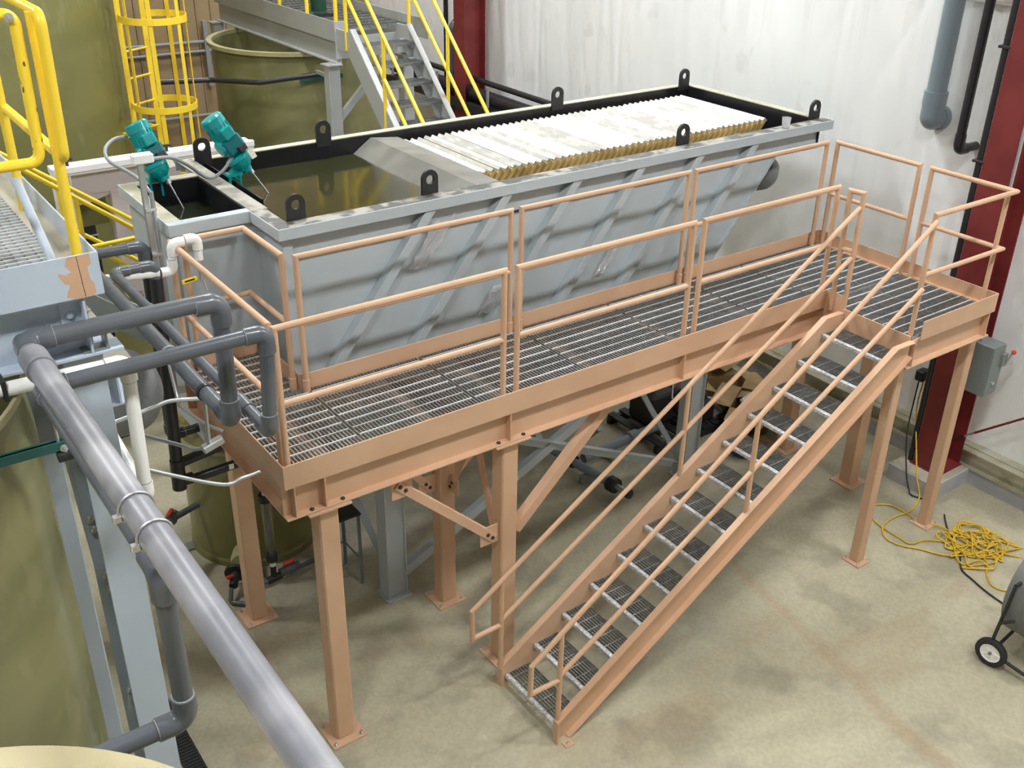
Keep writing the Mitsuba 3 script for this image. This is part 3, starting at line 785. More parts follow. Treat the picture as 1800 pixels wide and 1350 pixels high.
# conduit post with box and two loops of flexible conduit
k = thing('conduit_post', 'steel conduit on a channel post beside the small front basin with a box on top', 'conduit post')
put('strut', MB().add(*box(-0.025, 0.015, 2.085, 2.125, 2.2, 4.1, 0.003)), CONDUIT, k)
put('conduit', tube([(0.035, 2.075, 3.88), (0.035, 2.075, 2.4)], 0.0165), CONDUIT, k, smooth=40)
put('junction_box', MB().add(*box(-0.06, 0.09, 2.06, 2.14, 4.09, 4.16, 0.008)), WHITEPAINT, k)
for z in (3.75, 3.4):
    put('strap', MB().add(*box(-0.028, 0.055, 2.055, 2.09, z - 0.012, z + 0.012, 0.003)), BOLTMETAL, k)
put('foot_bracket', MB().add(*box(-0.03, 0.145, 2.08, 2.13, 2.2, 2.26, 0.003)), CONDUIT, k)
F1 = [(0.216, 3.15, 4.023), (0.075, 3.0, 4.053), (-0.052, 2.8, 4.041), (-0.088, 2.6, 4.001), (-0.031, 2.35, 3.971), (0.012, 2.2, 3.933), (0.033, 2.09, 3.872)]
F2 = [(0.07, 2.1, 4.11), (0.283, 2.3, 4.042), (0.469, 2.5, 3.909), (0.684, 2.7, 3.723), (0.843, 2.8, 3.721), (0.961, 2.82, 3.832), (0.999, 2.84, 3.936), (0.969, 2.87, 4.0)]
put('flexible_conduit', tube(smooth_path(F1), 0.0145, 10), FLEX, smooth=40, label='grey flexible conduit looping from the post to the mixer on the small basin', category='conduit')
put('flexible_conduit', tube(smooth_path(F2), 0.0145, 10), FLEX, smooth=40, label='grey flexible conduit drooping from the post box to the mixer in the big basin', category='conduit')

# ------------------------------------------------------------------ pipework in front of the platform
def elbow(c, a, b, r, m, parent, bend=1.0, name='elbow'):
    """socket elbow at c joining directions a and b"""
    c, a, b = np.array(c, float), np.array(a, float), np.array(b, float)
    a /= np.linalg.norm(a); b /= np.linalg.norm(b)
    Lh = r * 2.9 * bend
    q = tube(rounded([c + a * Lh, c, c + b * Lh], r * 1.7, 7), r * 1.2, 20)
    k = put(name, q, m, parent, smooth=40)
    for e in (a, b):
        put('solvent_ring', cyl(c + e * (Lh - 0.001), c + e * (Lh + 0.004), r * 1.12, 20), GLUE, k, smooth=40)
    return k
def run(p0, p1, r, m, parent, name='pipe'):
    return put(name, cyl(p0, p1, r, 22), m, parent, smooth=40)
def coupling(p, d, r, L, m, parent):
    d = np.array(d, float)
    put('coupling', cyl(np.array(p) - d * L / 2, np.array(p) + d * L / 2, r * 1.14, 22), m, parent, smooth=40)

A = thing('pvc_pipe', 'dusty grey plastic pipe running from the left platform down across the foreground', 'pipe')
run((-1.442, -0.78, 4.2), (-1.442, -1.0, 4.2), 0.043, PVC, A)
run((-1.442, -1.0, 4.2), (-1.43, -4.3, 4.2), 0.0555, PVCWORN, A)
coupling((-1.442, -1.04, 4.2), (0, 1, 0), 0.0555, 0.15, PVCWORN, A)
for y in (-2.33, -2.52):
    put('hose_clamp', tube([( -1.438 + 0.0605 * np.cos(t_), y, 4.2 + 0.0605 * np.sin(t_)) for t_ in np.linspace(0, 2 * np.pi, 25)], 0.0045, 6), BOLTMETAL, A, smooth=40)
    put('clamp_screw', MB().add(*box(-1.52, -1.49, y - 0.012, y + 0.012, 4.168, 4.195, 0.003)), BOLTMETAL, A)
B = thing('pvc_pipe', 'grey plastic pipe with elbows crossing before the blue toe plate, higher of the two', 'pipe')
elbow((-1.442, -0.79, 4.2), (1, 0, 0), (0, -1, 0), 0.043, PVC, B)
run((-1.36, -0.79, 4.2), (-0.62, -0.8, 4.2), 0.043, PVC, B)
elbow((-0.545, -0.8, 4.19), (-1, 0, 0), (0, 0, -1), 0.043, PVC, B)
run((-0.55, -0.8, 4.08), (-0.556, -0.8, 3.62), 0.043, PVC, B)
elbow((-0.556, -0.8, 3.52), (0, 0, 1), (0, 1, 0), 0.043, PVC, B)
run((-0.556, -0.72, 3.52), (-0.54, 2.2, 3.5), 0.043, PVC, B)
coupling((-0.55, 0.16, 3.512), (0, 1, 0), 0.043, 0.02, GLUE, B)
coupling((-0.556, -0.42, 3.517), (0, 1, 0), 0.043, 0.03, BLACKPIPE, B)
C = thing('pvc_pipe', 'grey plastic pipe with elbows in front of the salmon corner rail, lower of the two', 'pipe')
run((-1.44, -0.97, 4.05), (-0.47, -0.99, 4.06), 0.037, PVC, C)
elbow((-0.402, -0.99, 4.06), (-1, 0, 0), (0, 0, -1), 0.037, PVC, C)
run((-0.404, -0.99, 3.96), (-0.418, -0.97, 3.55), 0.037, PVC, C)
elbow((-0.42, -0.97, 3.49), (0, 0, 1), (0, 1, 0), 0.037, PVC, C)
run((-0.42, -0.9, 3.49), (-0.41, 1.64, 3.46), 0.033, PVC, C)
coupling((-0.418, -0.62, 3.486), (0, 1, 0), 0.035, 0.13, PVC, C)
coupling((-0.41, 0.9, 3.468), (0, 1, 0), 0.034, 0.14, PVC, C)
elbow((-0.408, 1.72, 3.46), (0, -1, 0), (1, 0, 0), 0.035, PVC, C)
run((-0.33, 1.72, 3.46), (-0.2, 1.72, 3.46), 0.036, PVC, C)
elbow((-0.125, 1.72, 3.46), (-1, 0, 0), (0, 0, -1), 0.036, PVC, C)
D = thing('pvc_pipe', 'grey plastic pipe running just below the big dusty foreground pipe and dropping to an elbow', 'pipe')
elbow((-1.44, -0.97, 4.05), (1, 0, 0), (0, -1, 0), 0.037, PVC, D)
run((-1.44, -1.05, 4.05), (-1.43, -2.4, 4.02), 0.037, PVC, D)
elbow((-1.43, -2.47, 4.02), (0, 1, 0), (0, 0, -1), 0.039, PVC, D)
run((-1.43, -2.47, 3.92), (-1.43, -2.47, 3.43), 0.0365, PVC, D)
elbow((-1.43, -2.47, 3.35), (0, 0, 1), (-1, 0, 0), 0.0375, PVC, D)
run((-1.52, -2.47, 3.35), (-2.06, -2.47, 3.35), 0.037, PVC, D)
E_ = thing('black_pipe', 'black plastic down pipe with two arms reaching under the salmon platform', 'pipe')
run((-0.125, 1.72, 3.36), (-0.215, 1.62, 1.86), 0.047, BLACKPIPE, E_)
put('tee', cyl((-0.212, 1.62, 1.9), (-0.222, 1.62, 1.64), 0.055, 20), BLACKPIPE, E_, smooth=40)
run((-0.215, 1.62, 1.86), (0.5, 1.66, 1.92), 0.04, BLACKPIPE, E_)
run((-0.1, 1.6, 1.7), (0.5, 1.6, 1.72), 0.037, BLACKPIPE, E_)
elbow((-0.218, 1.62, 1.7), (0, 0, 1), (1, 0, 0), 0.038, BLACKPIPE, E_)
put('white_sticker', MB().add(*box(0.17, 0.21, 1.56, 1.566, 1.7, 1.745)), WHITEPVC, E_)
G = thing('pvc_pipe', 'grey plastic pipe along the left platform edge behind the blue toe plate, turning down', 'pipe')
run((-0.62, 2.15, 3.47), (-0.16, 2.12, 3.47), 0.04, PVC, G)
elbow((-0.07, 2.12, 3.47), (-1, 0, 0), (0, 0, -1), 0.04, PVC, G)
run((-0.07, 2.12, 3.38), (-0.09, 2.12, 1.9), 0.038, BLACKPIPE, G)
elbow((-0.09, 2.12, 1.83), (0, 0, 1), (1, 0, 0), 0.038, BLACKPIPE, G)
run((-0.02, 2.12, 1.83), (0.55, 2.12, 1.83), 0.037, BLACKPIPE, G)

WDIR = np.array([0.0, 0.98, 0.18])
W = thing('white_pipe', 'white plastic pipe dropping to an elbow behind the dusty foreground pipe', 'pipe')
run((-2.3, -0.88, 4.058), (-1.11, -0.88, 4.035), 0.033, WHITEPVC, W)
elbow((-1.045, -0.88, 4.033), (-1, 0, 0), (0, 0, -1), 0.033, WHITEPVC, W)
run((-1.046, -0.88, 3.95), (-1.06, -0.88, 3.36), 0.033, WHITEPVC, W)
elbow((-1.06, -0.88, 3.28), (0, 0, 1), WDIR, 0.033, WHITEPVC, W)
run(np.array([-1.06, -0.88, 3.28]) + 0.08 * WDIR, np.array([-1.06, -0.88, 3.28]) + 0.62 * WDIR, 0.033, WHITEPVC, W)
put('strap', MB().add(*box(-1.585, -1.565, -0.925, -0.835, 4.005, 4.105, 0.004)), BLACK, W)
W2 = thing('white_pipe', 'white plastic pipe stepping over the salmon handrail with a yellow tag on it', 'pipe')
ypl = 1.7
run((-0.62, ypl + 0.06, 3.43), (-0.1, ypl, 3.4), 0.03, WHITEPVC, W2)
elbow((-0.0, ypl, 3.392), (-1, 0, 0.06), (0, 0, 1), 0.031, WHITEPVC, W2)
run((0.0, ypl, 3.44), (0.01, ypl, 3.52), 0.031, WHITEPVC, W2)
elbow((0.013, ypl, 3.6), (0, 0, -1), (1, 0, 0), 0.031, WHITEPVC, W2)
run((0.05, ypl, 3.605), (0.16, ypl, 3.61), 0.031, WHITEPVC, W2)
elbow((0.2, ypl, 3.61), (-1, 0, 0), (0, 0, -1), 0.031, WHITEPVC, W2)
run((0.2, ypl, 3.56), (0.2, ypl, 3.44), 0.03, WHITEPVC, W2)
put('tag', MB().add(*bar((0.035, ypl - 0.05, 3.31), (0.15, ypl - 0.05, 3.325), 0.01, 0.036, (0, 0, 1), 0.003)), YELLOW, W2, label='yellow warning tag')
put('tag_print', MB().add(*bar((0.055, ypl - 0.0565, 3.314), (0.13, ypl - 0.0565, 3.322), 0.002, 0.011, (0, 0, 1))), BLACK, W2)
put('valve_stem', MB().add(*cyl((0.2, ypl, 3.44), (0.2, ypl, 3.28), 0.018, 12)).add(*cyl((0.2, ypl, 3.3), (0.22, ypl - 0.02, 3.2), 0.008, 8)), BOLTMETAL, W2)

# thin steel conduits under the platform edge
for i, (pts, lb) in enumerate((
        ([(-0.24, 0.3, 3.09), (-0.292, 0.3, 3.103), (-0.372, 0.25, 3.118), (-0.576, 0.2, 3.184), (-0.741, 0.1, 3.223), (-1.1, -0.05, 3.27)], 'thin steel conduit curving out below the grey pipes, upper one'),
        ([(-0.06, 0.25, 2.464), (-0.187, 0.25, 2.46), (-0.316, 0.25, 2.459), (-0.621, 0.3, 2.618), (-0.853, 0.35, 2.747), (-1.1, 0.4, 2.84)], 'thin steel conduit bent up from the platform beam, lowest one'),
        ([(-0.33, 0.35, 2.705), (-0.427, 0.4, 2.689), (-0.45, 0.5, 2.668), (-0.586, 0.7, 2.679), (-0.743, 0.9, 2.699), (-1.2, 1.3, 2.75)], 'dull steel conduit running left from the small junction box'),
        ([(-0.341, 0.3, 3.09), (-0.351, 0.3, 2.757)], 'short upright conduit above the small junction box'),
        ([(-0.155, 1.64, 2.75), (-0.195, 1.4, 2.539), (-0.18, 1.4, 2.463), (-0.12, 1.1, 2.45), (-0.05, 0.9, 2.45)], 'steel conduit bent against the black down pipe'))):
    put('steel_conduit', tube(smooth_path(pts, 5), 0.0135, 10), CONDUIT, smooth=40, label=lb, category='conduit')
put('junction_box', MB().add(*bar((-0.40, 0.3, 2.725), (-0.26, 0.3, 2.765), 0.06, 0.05, (0, 0, 1), 0.008)), CONDUIT, label='small cast conduit junction box below the salmon toe plate', category='junction box')

# ------------------------------------------------------------------ pale blue platform at the left edge
Q = thing('blue_platform', 'pale blue steel platform with yellow guardrails and a salmon patch on its toe plate', 'platform')
XC, YC, ZQ = -1.062, -0.79, 4.551
put('toe_plate', MB().add(*box(-4.2, XC, YC, YC + 0.01, 4.348, ZQ, 0.002)), None or STEELBLUE, Q)
put('toe_plate', MB().add(*box(XC - 0.01, XC, YC + 0.01, 2.4, 4.348, ZQ, 0.002)), STEELBLUE, Q)
# brushed-on primer patch: an irregular coat
patch = [(-1.195, 4.548), (-1.1, 4.55), (-1.098, 4.5), (-1.118, 4.49), (-1.112, 4.425), (-1.1, 4.415), (-1.098, 4.362), (-1.118, 4.349), (-1.18, 4.349), (-1.225, 4.366), (-1.217, 4.392), (-1.2, 4.42), (-1.222, 4.428), (-1.246, 4.472), (-1.238, 4.482), (-1.205, 4.462), (-1.207, 4.474), (-1.186, 4.478), (-1.21, 4.51)]
put('primer_patch', MB().add(*prism(patch, 'y', YC - 0.0012, YC + 0.0005)), SALMON, Q, label='salmon primer brushed over a joint')
put('plate_joint', MB().add(*bar((-1.156, YC - 0.0016, 4.546), (-1.146, YC - 0.0016, 4.352), 0.0025, 0.001, (0, -1, 0))), DARKBOLT, Q)
bm = MB()
bm.add(*box(-4.2, -1.17, -0.705, -0.695, 4.06, 4.345)).add(*box(-4.2, -1.17, -0.765, -0.70, 4.33, 4.345)).add(*box(-4.2, -1.02, -0.79, -0.66, 4.055, 4.07, 0.002))
put('edge_beam', bm, STEELBLUE, Q)
put('edge_beam', MB().add(*box(-1.14, -1.13, -0.69, 2.4, 4.06, 4.34)).add(*box(-1.2, -1.075, -0.66, 2.4, 4.055, 4.07, 0.002)), STEELBLUE, Q)
put('end_cleat', MB().add(*box(-1.255, -1.16, -0.715, -0.705, 4.1, 4.33)).add(*box(-1.165, -1.155, -0.79, -0.7, 4.07, 4.33)), STEELBLUE, Q)
for x, z in ((-1.215, 4.25), (-1.215, 4.15)):
    put('cleat_bolt', lathe([(0.02, 0), (0.02, 0.008), (0.012, 0.016)], (x, -0.715, z), (0, -1, 0), 14), STEELBLUE, Q, smooth=40)
for p in ((-1.155, -0.75, 4.27), (-1.155, -0.75, 4.18)):
    put('cleat_bolt', hexhead(p, (1, 0, 0), 0.014, 0.014), BOLTMETAL, Q)
put('seat_angle', MB().add(*box(-1.2, -1.08, -0.78, -0.7, 4.07, 4.08)).add(*box(-1.095, -1.085, -0.78, -0.7, 4.07, 4.16)), GREYBOX, Q)
deck(-4.2, XC - 0.12, YC + 0.012, 2.3, Q, 4.44, 0.05, 0.05, 0.03, 0.0075)
put('kick_strip', MB().add(*box(XC - 0.12, XC - 0.01, YC + 0.012, 2.3, 4.425, 4.44)), PIERTOP, Q)
# H column with stiffener plates and a bolted brace
cx_, cy_ = -1.185, -0.555
hm = MB().add(*box(cx_ - 0.093, cx_ + 0.093, cy_ - 0.1, cy_ - 0.088, 0, 4.055, 0.002)).add(*box(cx_ - 0.115, cx_ + 0.093, cy_ + 0.088, cy_ + 0.1, 0, 4.055, 0.002)).add(*box(cx_ - 0.004, cx_ + 0.004, cy_ - 0.09, cy_ + 0.09, 0, 4.055))
put('column', hm, STEELBLUE, Q)
put('column', MB().add(*box(-1.25, -1.06, 2.1, 2.3, 0, 4.055, 0.004)), STEELBLUE, Q)
put('column_brace', MB().add(*bar((-1.31, -0.45, 3.55), (-1.24, -0.45, 1.95), 0.05, 0.008, (0, -1, 0))), STEELBLUE, Q)
for i, z in enumerate((3.0, 2.93, 2.62, 2.52)):
    put('brace_bolt', hexhead((-1.275 + 0.01 * i, -0.475, z), (-0.5, -1, 0), 0.016, 0.02), BOLTMETAL, Q)
put('gusset_plate', MB().add(*prism([(-1.3, 1.72), (-1.18, 1.72), (-1.26, 1.95)], 'y', cy_ - 0.01, cy_)), STEELBLUE, Q)
for z in (1.8, 1.86):
    put('gusset_bolt', hexhead((-1.27, cy_ - 0.01, z), (-0.6, -1, 0), 0.014, 0.018), BOLTMETAL, Q)
# yellow rails with closed loops
yr = 0.0235
zr, zm = 5.565, 4.97
def yrail(pts, name, m=YELLOW):
    k = key_for('guardrail', Q)
    for i, sg in enumerate(segments(rounded(pts, 0.05, 3), yr, 16)):
        pass
    put(name, tube(rounded(pts, 0.045, 5), yr, 16), m, k, smooth=45)
    return k
k = key_for('guardrail', Q)
put('corner_post', cyl((-1.135, -0.72, 4.36), (-1.135, -0.72, zr), yr, 18), YELLOW, k, smooth=45)
put('top_rail', tube(rounded([(-4.2, -0.75, zr), (-1.205, -0.75, zr), (-1.213, -0.75, zm), (-4.2, -0.75, zm)], 0.045, 6), yr, 16), YELLOWCHIP, k, smooth=45, label='front rail with chipped paint, ending in a loop')
put('post', cyl((-1.13, 0.35, 4.36), (-1.13, 0.35, zr), yr, 18), YELLOW, k, smooth=45)
put('rail_bolt', hexhead((-1.23, -0.775, zr - 0.01), (0, -1, 0), 0.012, 0.01), BOLTMETAL, k)
k = key_for('guardrail', Q)
put('top_rail', tube(rounded([(-1.12, 2.3, zr), (-1.12, -0.8, zr), (-1.12, -0.765, zm), (-1.12, 2.3, zm)], 0.045, 6), yr, 16), YELLOW, k, smooth=45)
put('post', cyl((-1.125, 1.4, 4.36), (-1.125, 1.4, zr), yr, 18), YELLOW, k, smooth=45)
put('stub_pipe', tube([(-1.25, -0.3, 4.785), (-1.222, -0.62, 4.475)], 0.021, 16), STEELBLUE, Q, smooth=45)

# green channel, left tank, lidded tank, pressure vessel, floor drain
sx0, sx1, sy, sz = -1.72, -1.425, -1.16, 3.83
sm = MB().add(*box(sx0, sx1, sy, sy + 0.003, sz, sz + 0.04)).add(*box(sx0, sx1, sy, sy + 0.04, sz, sz + 0.003)).add(*box(sx0, sx1, sy + 0.037, sy + 0.04, sz, sz + 0.04)).add(*box(sx0, sx1, sy, sy + 0.012, sz + 0.037, sz + 0.04)).add(*box(sx0, sx1, sy + 0.028, sy + 0.04, sz + 0.037, sz + 0.04))
k = put('strut_channel', sm, GREENSTRUT, label='dark green strut channel held out in front of the left fibreglass tank', category='strut')
put('hanger_rod', cyl((-1.445, sy + 0.02, sz), (-1.445, sy + 0.02, 4.02), 0.007, 8), BOLTMETAL, k)
put('pipe_clamp', MB().add(*cyl((-1.46, sy + 0.02, sz - 0.035), (-1.4, sy + 0.02, sz - 0.035), 0.03, 14)), BLACK, k)
put('clamp_bolt', hexhead((-1.43, sy - 0.001, sz + 0.01), (0, -1, 0), 0.012, 0.02), BOLTMETAL, k)

def frp_tank(name, label, c, R, top, m, rimm, rim_h=0.05, rim_w=0.05, open_=True, flange=False):
    k = thing(name, label, 'tank')
    x, y = c
    prof = [(R + 0.015, 0.0), (R + 0.015, 0.06), (R, 0.08), (R, top - rim_h), (R - 0.012, top - rim_h)]
    prof += [(R - 0.012, 0.05), (0.001, 0.05)] if open_ else [(R - 0.012, top - 0.01), (0.001, top - 0.01)]
    put('shell', lathe(prof, (x, y, 0), (0, 0, 1), 72, caps=False), m, k, smooth=35)
    put('rim', lathe([(R - 0.012, top - rim_h), (R + rim_w, top - rim_h), (R + rim_w, top - 0.004), (R + rim_w - 0.004, top), (R - 0.008, top), (R - 0.012, top - 0.004), (R - 0.012, top - rim_h)], (x, y, 0), (0, 0, 1), 72, caps=False), rimm, k, smooth=35)
    return k
k = frp_tank('fibreglass_tank', 'tall olive fibreglass tank under the pale blue platform at the left edge', (-2.577, -0.386), 1.155, 4.0, OLIVELIGHT, OLIVERIM, 0.04, 0.008)
k = frp_tank('fibreglass_tank', 'fibreglass tank with a pale lid in the bottom left corner', (-2.55, -3.5), 1.06, 3.585, OLIVELIGHT, OLIVERIM, 0.06, 0.062, False)
put('lid', lathe([(0.001, 0.004), (1.128, 0.0), (1.13, 0.008), (1.122, 0.016), (0.5, 0.05), (0.001, 0.06)], (-2.55, -3.5, 3.585), (0, 0, 1), 80, caps=False), TANLID, k, smooth=35)

k = thing('pressure_vessel', 'grey horizontal vessel with a domed end behind the white pipe', 'vessel')
prof = [(0.001, 0.235)] + [(0.272 * np.sin(a), 0.235 * np.cos(a)) for a in np.linspace(0.12, np.pi / 2, 12)] + [(0.272, -0.8), (0.001, -0.8)]
put('shell', lathe(prof[::-1], (-0.74, 0.62, 3.11), (1, 0, 0), 48, caps=False), VESSELGREY, k, smooth=40)
put('saddle', MB().add(*box(-1.32, -1.2, 0.4, 0.84, 0, 2.95, 0.01)), STEELBLUE, k)
k = thing('support_beam', 'dusty tan steel beam running back beside the pale blue column', 'beam')
tb = [at_ for at_ in ((-1.06, 1.3), (-0.93, 1.3), (-0.93, -0.2), (-1.06, -0.2))]
put('flange', MB().add(*box(-1.055, -0.86, -0.28, 2.3, 3.72, 3.735, 0.002)), PIERTOP, k)
put('web', MB().add(*box(-0.965, -0.955, -0.26, 2.3, 3.5, 3.72)).add(*box(-1.04, -0.88, -0.26, 2.3, 3.49, 3.5)), STEELBLUE, k)
put('hanger', MB().add(*box(-1.08, -1.05, 2.15, 2.3, 3.5, 3.73)).add(*box(-1.1, -1.05, -0.28, -0.2, 3.5, 4.06)), STEELBLUE, k)

k = thing('trench_drain', 'black slotted trench drain grate let into the floor beside the pale blue column', 'drain')
fr = MB().add(*box(-0.84, -0.825, 0.1, 1.6, 0.0, 0.008)).add(*box(-0.705, -0.69, 0.1, 1.6, 0.0, 0.008)).add(*box(-0.84, -0.69, 0.1, 0.115, 0, 0.008)).add(*box(-0.84, -0.69, 1.585, 1.6, 0, 0.008)).add(*box(-0.825, -0.705, 0.1, 1.6, 0.0, 0.0015))
put('frame', fr, BLACK, k)
for i in range(46):
    y = 0.13 + i * 0.032
    if i == 0:
        _d = put('bar', MB().add(*box(-0.825, -0.705, y - 0.008, y + 0.008, 0.0015, 0.008)), RUBBER, k)
    else:
        again(_d, (0, i * 0.032, 0), k, 'bar')

# ------------------------------------------------------------------ background: tanks, ladder, grey stair tower, press frame
k = frp_tank('fibreglass_tank', 'huge olive fibreglass tank filling the top left behind the yellow rails', (-0.7, 8.6), 2.43, 7.6, OLIVE, OLIVERIM, 0.06, 0.08)
k = frp_tank('fibreglass_tank', 'open topped green fibreglass tank with a thick rim under the grey stair platform', (4.02, 8.15), 1.12, 3.76, OLIVELIGHT, OLIVERIM, 0.05, 0.06)
put('label_strip', MB().add(*bar((3.55, 7.09, 3.42), (4.1, 6.98, 3.44), 0.03, 0.05, (0, 0, 1))), GREENSTRUT, k)

k = thing('caged_ladder', 'tall yellow caged ladder in front of the brown wall', 'ladder')
SA, SB_ = np.array([1.42, 7.13]), np.array([1.76, 7.33])
for s in (SA, SB_):
    put('stile', MB().add(*box(s[0] - 0.03, s[0] + 0.03, s[1] - 0.012, s[1] + 0.012, 0.0, 7.2)), YELLOW, k)
_rg = None
for i in range(22):
    z = 0.3 + i * 0.3045
    if _rg is None:
        _rg = put('rung', cyl((SA[0], SA[1], z), (SB_[0], SB_[1], z), 0.013, 10), YELLOW, k); _z = z
    else:
        again(_rg, (0, 0, z - _z), k, 'rung')
hc, hr = np.array([1.76, 6.95]), 0.36
angs = np.radians(np.linspace(-195, 75, 41))
for z in (4.33, 3.355, 2.4, 5.3, 6.2):
    pts = [(SA[0], SA[1])] + [(hc[0] + hr * np.cos(a), hc[1] + hr * np.sin(a)) for a in angs] + [(SB_[0], SB_[1])]
    m = MB()
    for p, q in zip(pts[:-1], pts[1:]):
        m.add(*bar((*p, z), (*q, z), 0.008, 0.075, (0, 0, 1)))
    put('hoop', m, YELLOW, k)
for a in np.radians([-165, -115, -60, -8, 45]):
    p = hc + (hr - 0.01) * np.array([np.cos(a), np.sin(a)])
    put('cage_strap', MB().add(*bar((*p, 2.35), (*p, 6.3), 0.05, 0.008, (np.cos(a), np.sin(a), 0))), YELLOW, k)
put('tank_bracket', MB().add(*bar((SA[0], SA[1], 3.0), (1.15, 7.3, 3.0), 0.04, 0.06)).add(*bar((SB_[0], SB_[1], 3.0), (1.55, 7.75, 3.0), 0.04, 0.06)), YELLOW, k)

for i, (pts, lb, r) in enumerate((
        ([(1.3, 12.93, 2.98), (7.0, 12.93, 2.94)], 'thin conduit along the brown wall behind the ladder, upper one', 0.03),
        ([(1.3, 12.93, 2.8), (7.0, 12.93, 2.8)], 'thin conduit along the brown wall behind the ladder, middle one', 0.026),
        ([(1.3, 12.93, 1.72), (7.0, 12.93, 1.68)], 'thin conduit along the brown wall behind the ladder, lowest one', 0.03))):
    put('wall_conduit', cyl(*pts, r, 10), FLEX, smooth=40, label=lb, category='conduit')
put('wall_strut', MB().add(*box(4.45, 4.53, 12.88, 12.96, 2.2, 3.3)), FLEX, label='short upright strut holding the conduits on the brown wall', category='strut')
k = put('bent_pipe', tube(rounded([(1.85, 7.5, 3.50), (2.52, 7.5, 3.46), (2.95, 6.95, 3.48), (3.63, 6.62, 3.57)], 0.08), 0.032, 14), BLACKPIPE, smooth=40, label='dark slim pipe crossing in front of the open green tank and ladder', category='pipe')
put('pipe_hanger', MB().add(*box(3.56, 3.6, 6.15, 6.64, 3.58, 3.62)), FLEX, k)

# grey stair tower
BP = thing('grey_platform', 'grey steel platform above the open green tank in the background, with yellow rails', 'platform')
bx0, bx1, by0, by1, bz = 3.6, 4.62, 6.1, 9.9, 4.16
put('toe_plate', MB().add(*box(bx0 - 0.012, bx0, by0, by1, bz - 0.13, bz + 0.1)), GREYNEUTRAL, BP)
put('toe_plate', MB().add(*box(bx1, bx1 + 0.012, by0 - 0.4, by1, bz - 0.13, bz + 0.1)), GREYNEUTRAL, BP)
put('toe_plate', MB().add(*box(bx0, bx0 + 0.14, by0, by0 + 0.012, bz - 0.13, bz + 0.1)), GREYNEUTRAL, BP)
fm = MB()
fm.add(*box(bx0 + 0.05, bx0 + 0.06, by0, by1, bz - 0.38, bz - 0.06)).add(*box(bx0 - 0.02, bx0 + 0.06, by0, by1, bz - 0.385, bz - 0.37)).add(*box(bx0 - 0.01, bx1, by0, by0 + 0.01, bz - 0.33, bz - 0.08))
fm.add(*box(bx1 - 0.06, bx1 - 0.05, by0, by1, bz - 0.38, bz - 0.06))
put('edge_beam', fm, GREYNEUTRAL, BP)
put('grating_panel', grating(bx0 + 0.02, bx1 - 0.02, by0 + 0.02, by1 - 0.02, bz, 0.06, 0.2, 0.03, 0.008), GALV, BP)
for x, y in ((3.55, 6.16), (4.65, 6.3), (3.55, 9.8), (4.65, 9.8)):
    put('column', MB().add(*box(x - 0.075, x + 0.075, y - 0.075, y + 0.075, 0, bz - 0.385, 0.01)).add(*box(x - 0.1, x + 0.1, y - 0.1, y + 0.1, bz - 0.4, bz - 0.385)), GREYNEUTRAL, BP)
put('knee_brace', MB().add(*bar((3.6, 6.16, 3.1), (4.3, 6.2, 3.75), 0.08, 0.06, (0, 1, 0))), GREYNEUTRAL, BP)
put('girt', MB().add(*box(3.6, 4.6, 6.13, 6.19, 2.72, 2.86)), GREYNEUTRAL, BP)
for y in (6.13, 6.9, 7.7, 8.6):
    put('rail_post', cyl((bx0 + 0.03, y, bz - 0.05), (bx0 + 0.03, y, bz + 1.05), 0.024, 14), YELLOW, BP, smooth=40)
for z in (0.55, 1.05):
    put('rail', cyl((bx0 + 0.03, 6.1, bz + z), (bx0 + 0.03, 9.8, bz + z), 0.024, 14), YELLOW, BP, smooth=40)
BS = thing('grey_staircase', 'grey steel staircase with yellow handrails descending beside the open green tank', 'staircase')
sd = np.array([0, -0.85, -0.818])
for i, (x, o) in enumerate(((3.62, -1), (4.44, 1))):
    p1 = np.array([x, 5.86, 4.12]); p0 = p1 + sd * 4.55
    m = MB()
    m.add(*bar(p0, p1, 0.01, 0.26, (0, 0, 1))).add(*bar(p0, p1, 0.07, 0.012, (0, 0, 1), 0, (-o * -0.035, 0.13))).add(*bar(p0, p1, 0.07, 0.012, (0, 0, 1), 0, (-o * -0.035, -0.13)))
    m.add(*box(x - 0.01, x + 0.01, 5.8, 6.12, 3.95, 4.18))
    put('stringer', m, GREYNEUTRAL, BS)
_tr = None
for i in range(18):
    y, z = 5.83 - 0.2 * i, 4.02 - 0.1925 * i
    if i == 0:
        _tr = put('tread', grating(3.63, 4.43, y - 0.13, y + 0.12, z, 0.03, 0.1, 0.03, 0.006).add(*box(3.63, 4.43, y - 0.14, y - 0.125, z - 0.035, z)), GALV, BS)
    else:
        again(_tr, (0, -0.2 * i, -0.1925 * i), BS, 'tread')
for x in (3.62, 4.46):
    hk = key_for('handrail', BS)
    for nm, dz in (('top_rail', 1.0), ('mid_rail', 0.53)):
        p1 = np.array([x, 5.98, 4.2 + dz])
        put(nm, cyl(p1, p1 + sd * 3.9, 0.022, 14), YELLOW, hk, smooth=40)
    for t_ in (0.14, 1.15, 2.3):
        b = np.array([x, 5.98, 4.2]) + sd * t_
        put('post', cyl(b + [0, 0, -0.12], b + [0, 0, 1.0], 0.022, 14), YELLOW, hk, smooth=40)
k = thing('pump_motor', 'dark green motor standing on the grey background platform', 'motor')
put('body', lathe([(0.001, 0), (0.13, 0), (0.13, 0.03), (0.1, 0.05), (0.1, 0.5), (0.11, 0.52), (0.001, 0.55)], (3.98, 7.3, bz), (0, 0, 1), 24), mat('dark_green', (0.012, 0.05, 0.03), rough=0.4), k, smooth=35)
put('base', MB().add(*box(3.8, 4.16, 7.12, 7.48, bz, bz + 0.03)), BLACK, k)

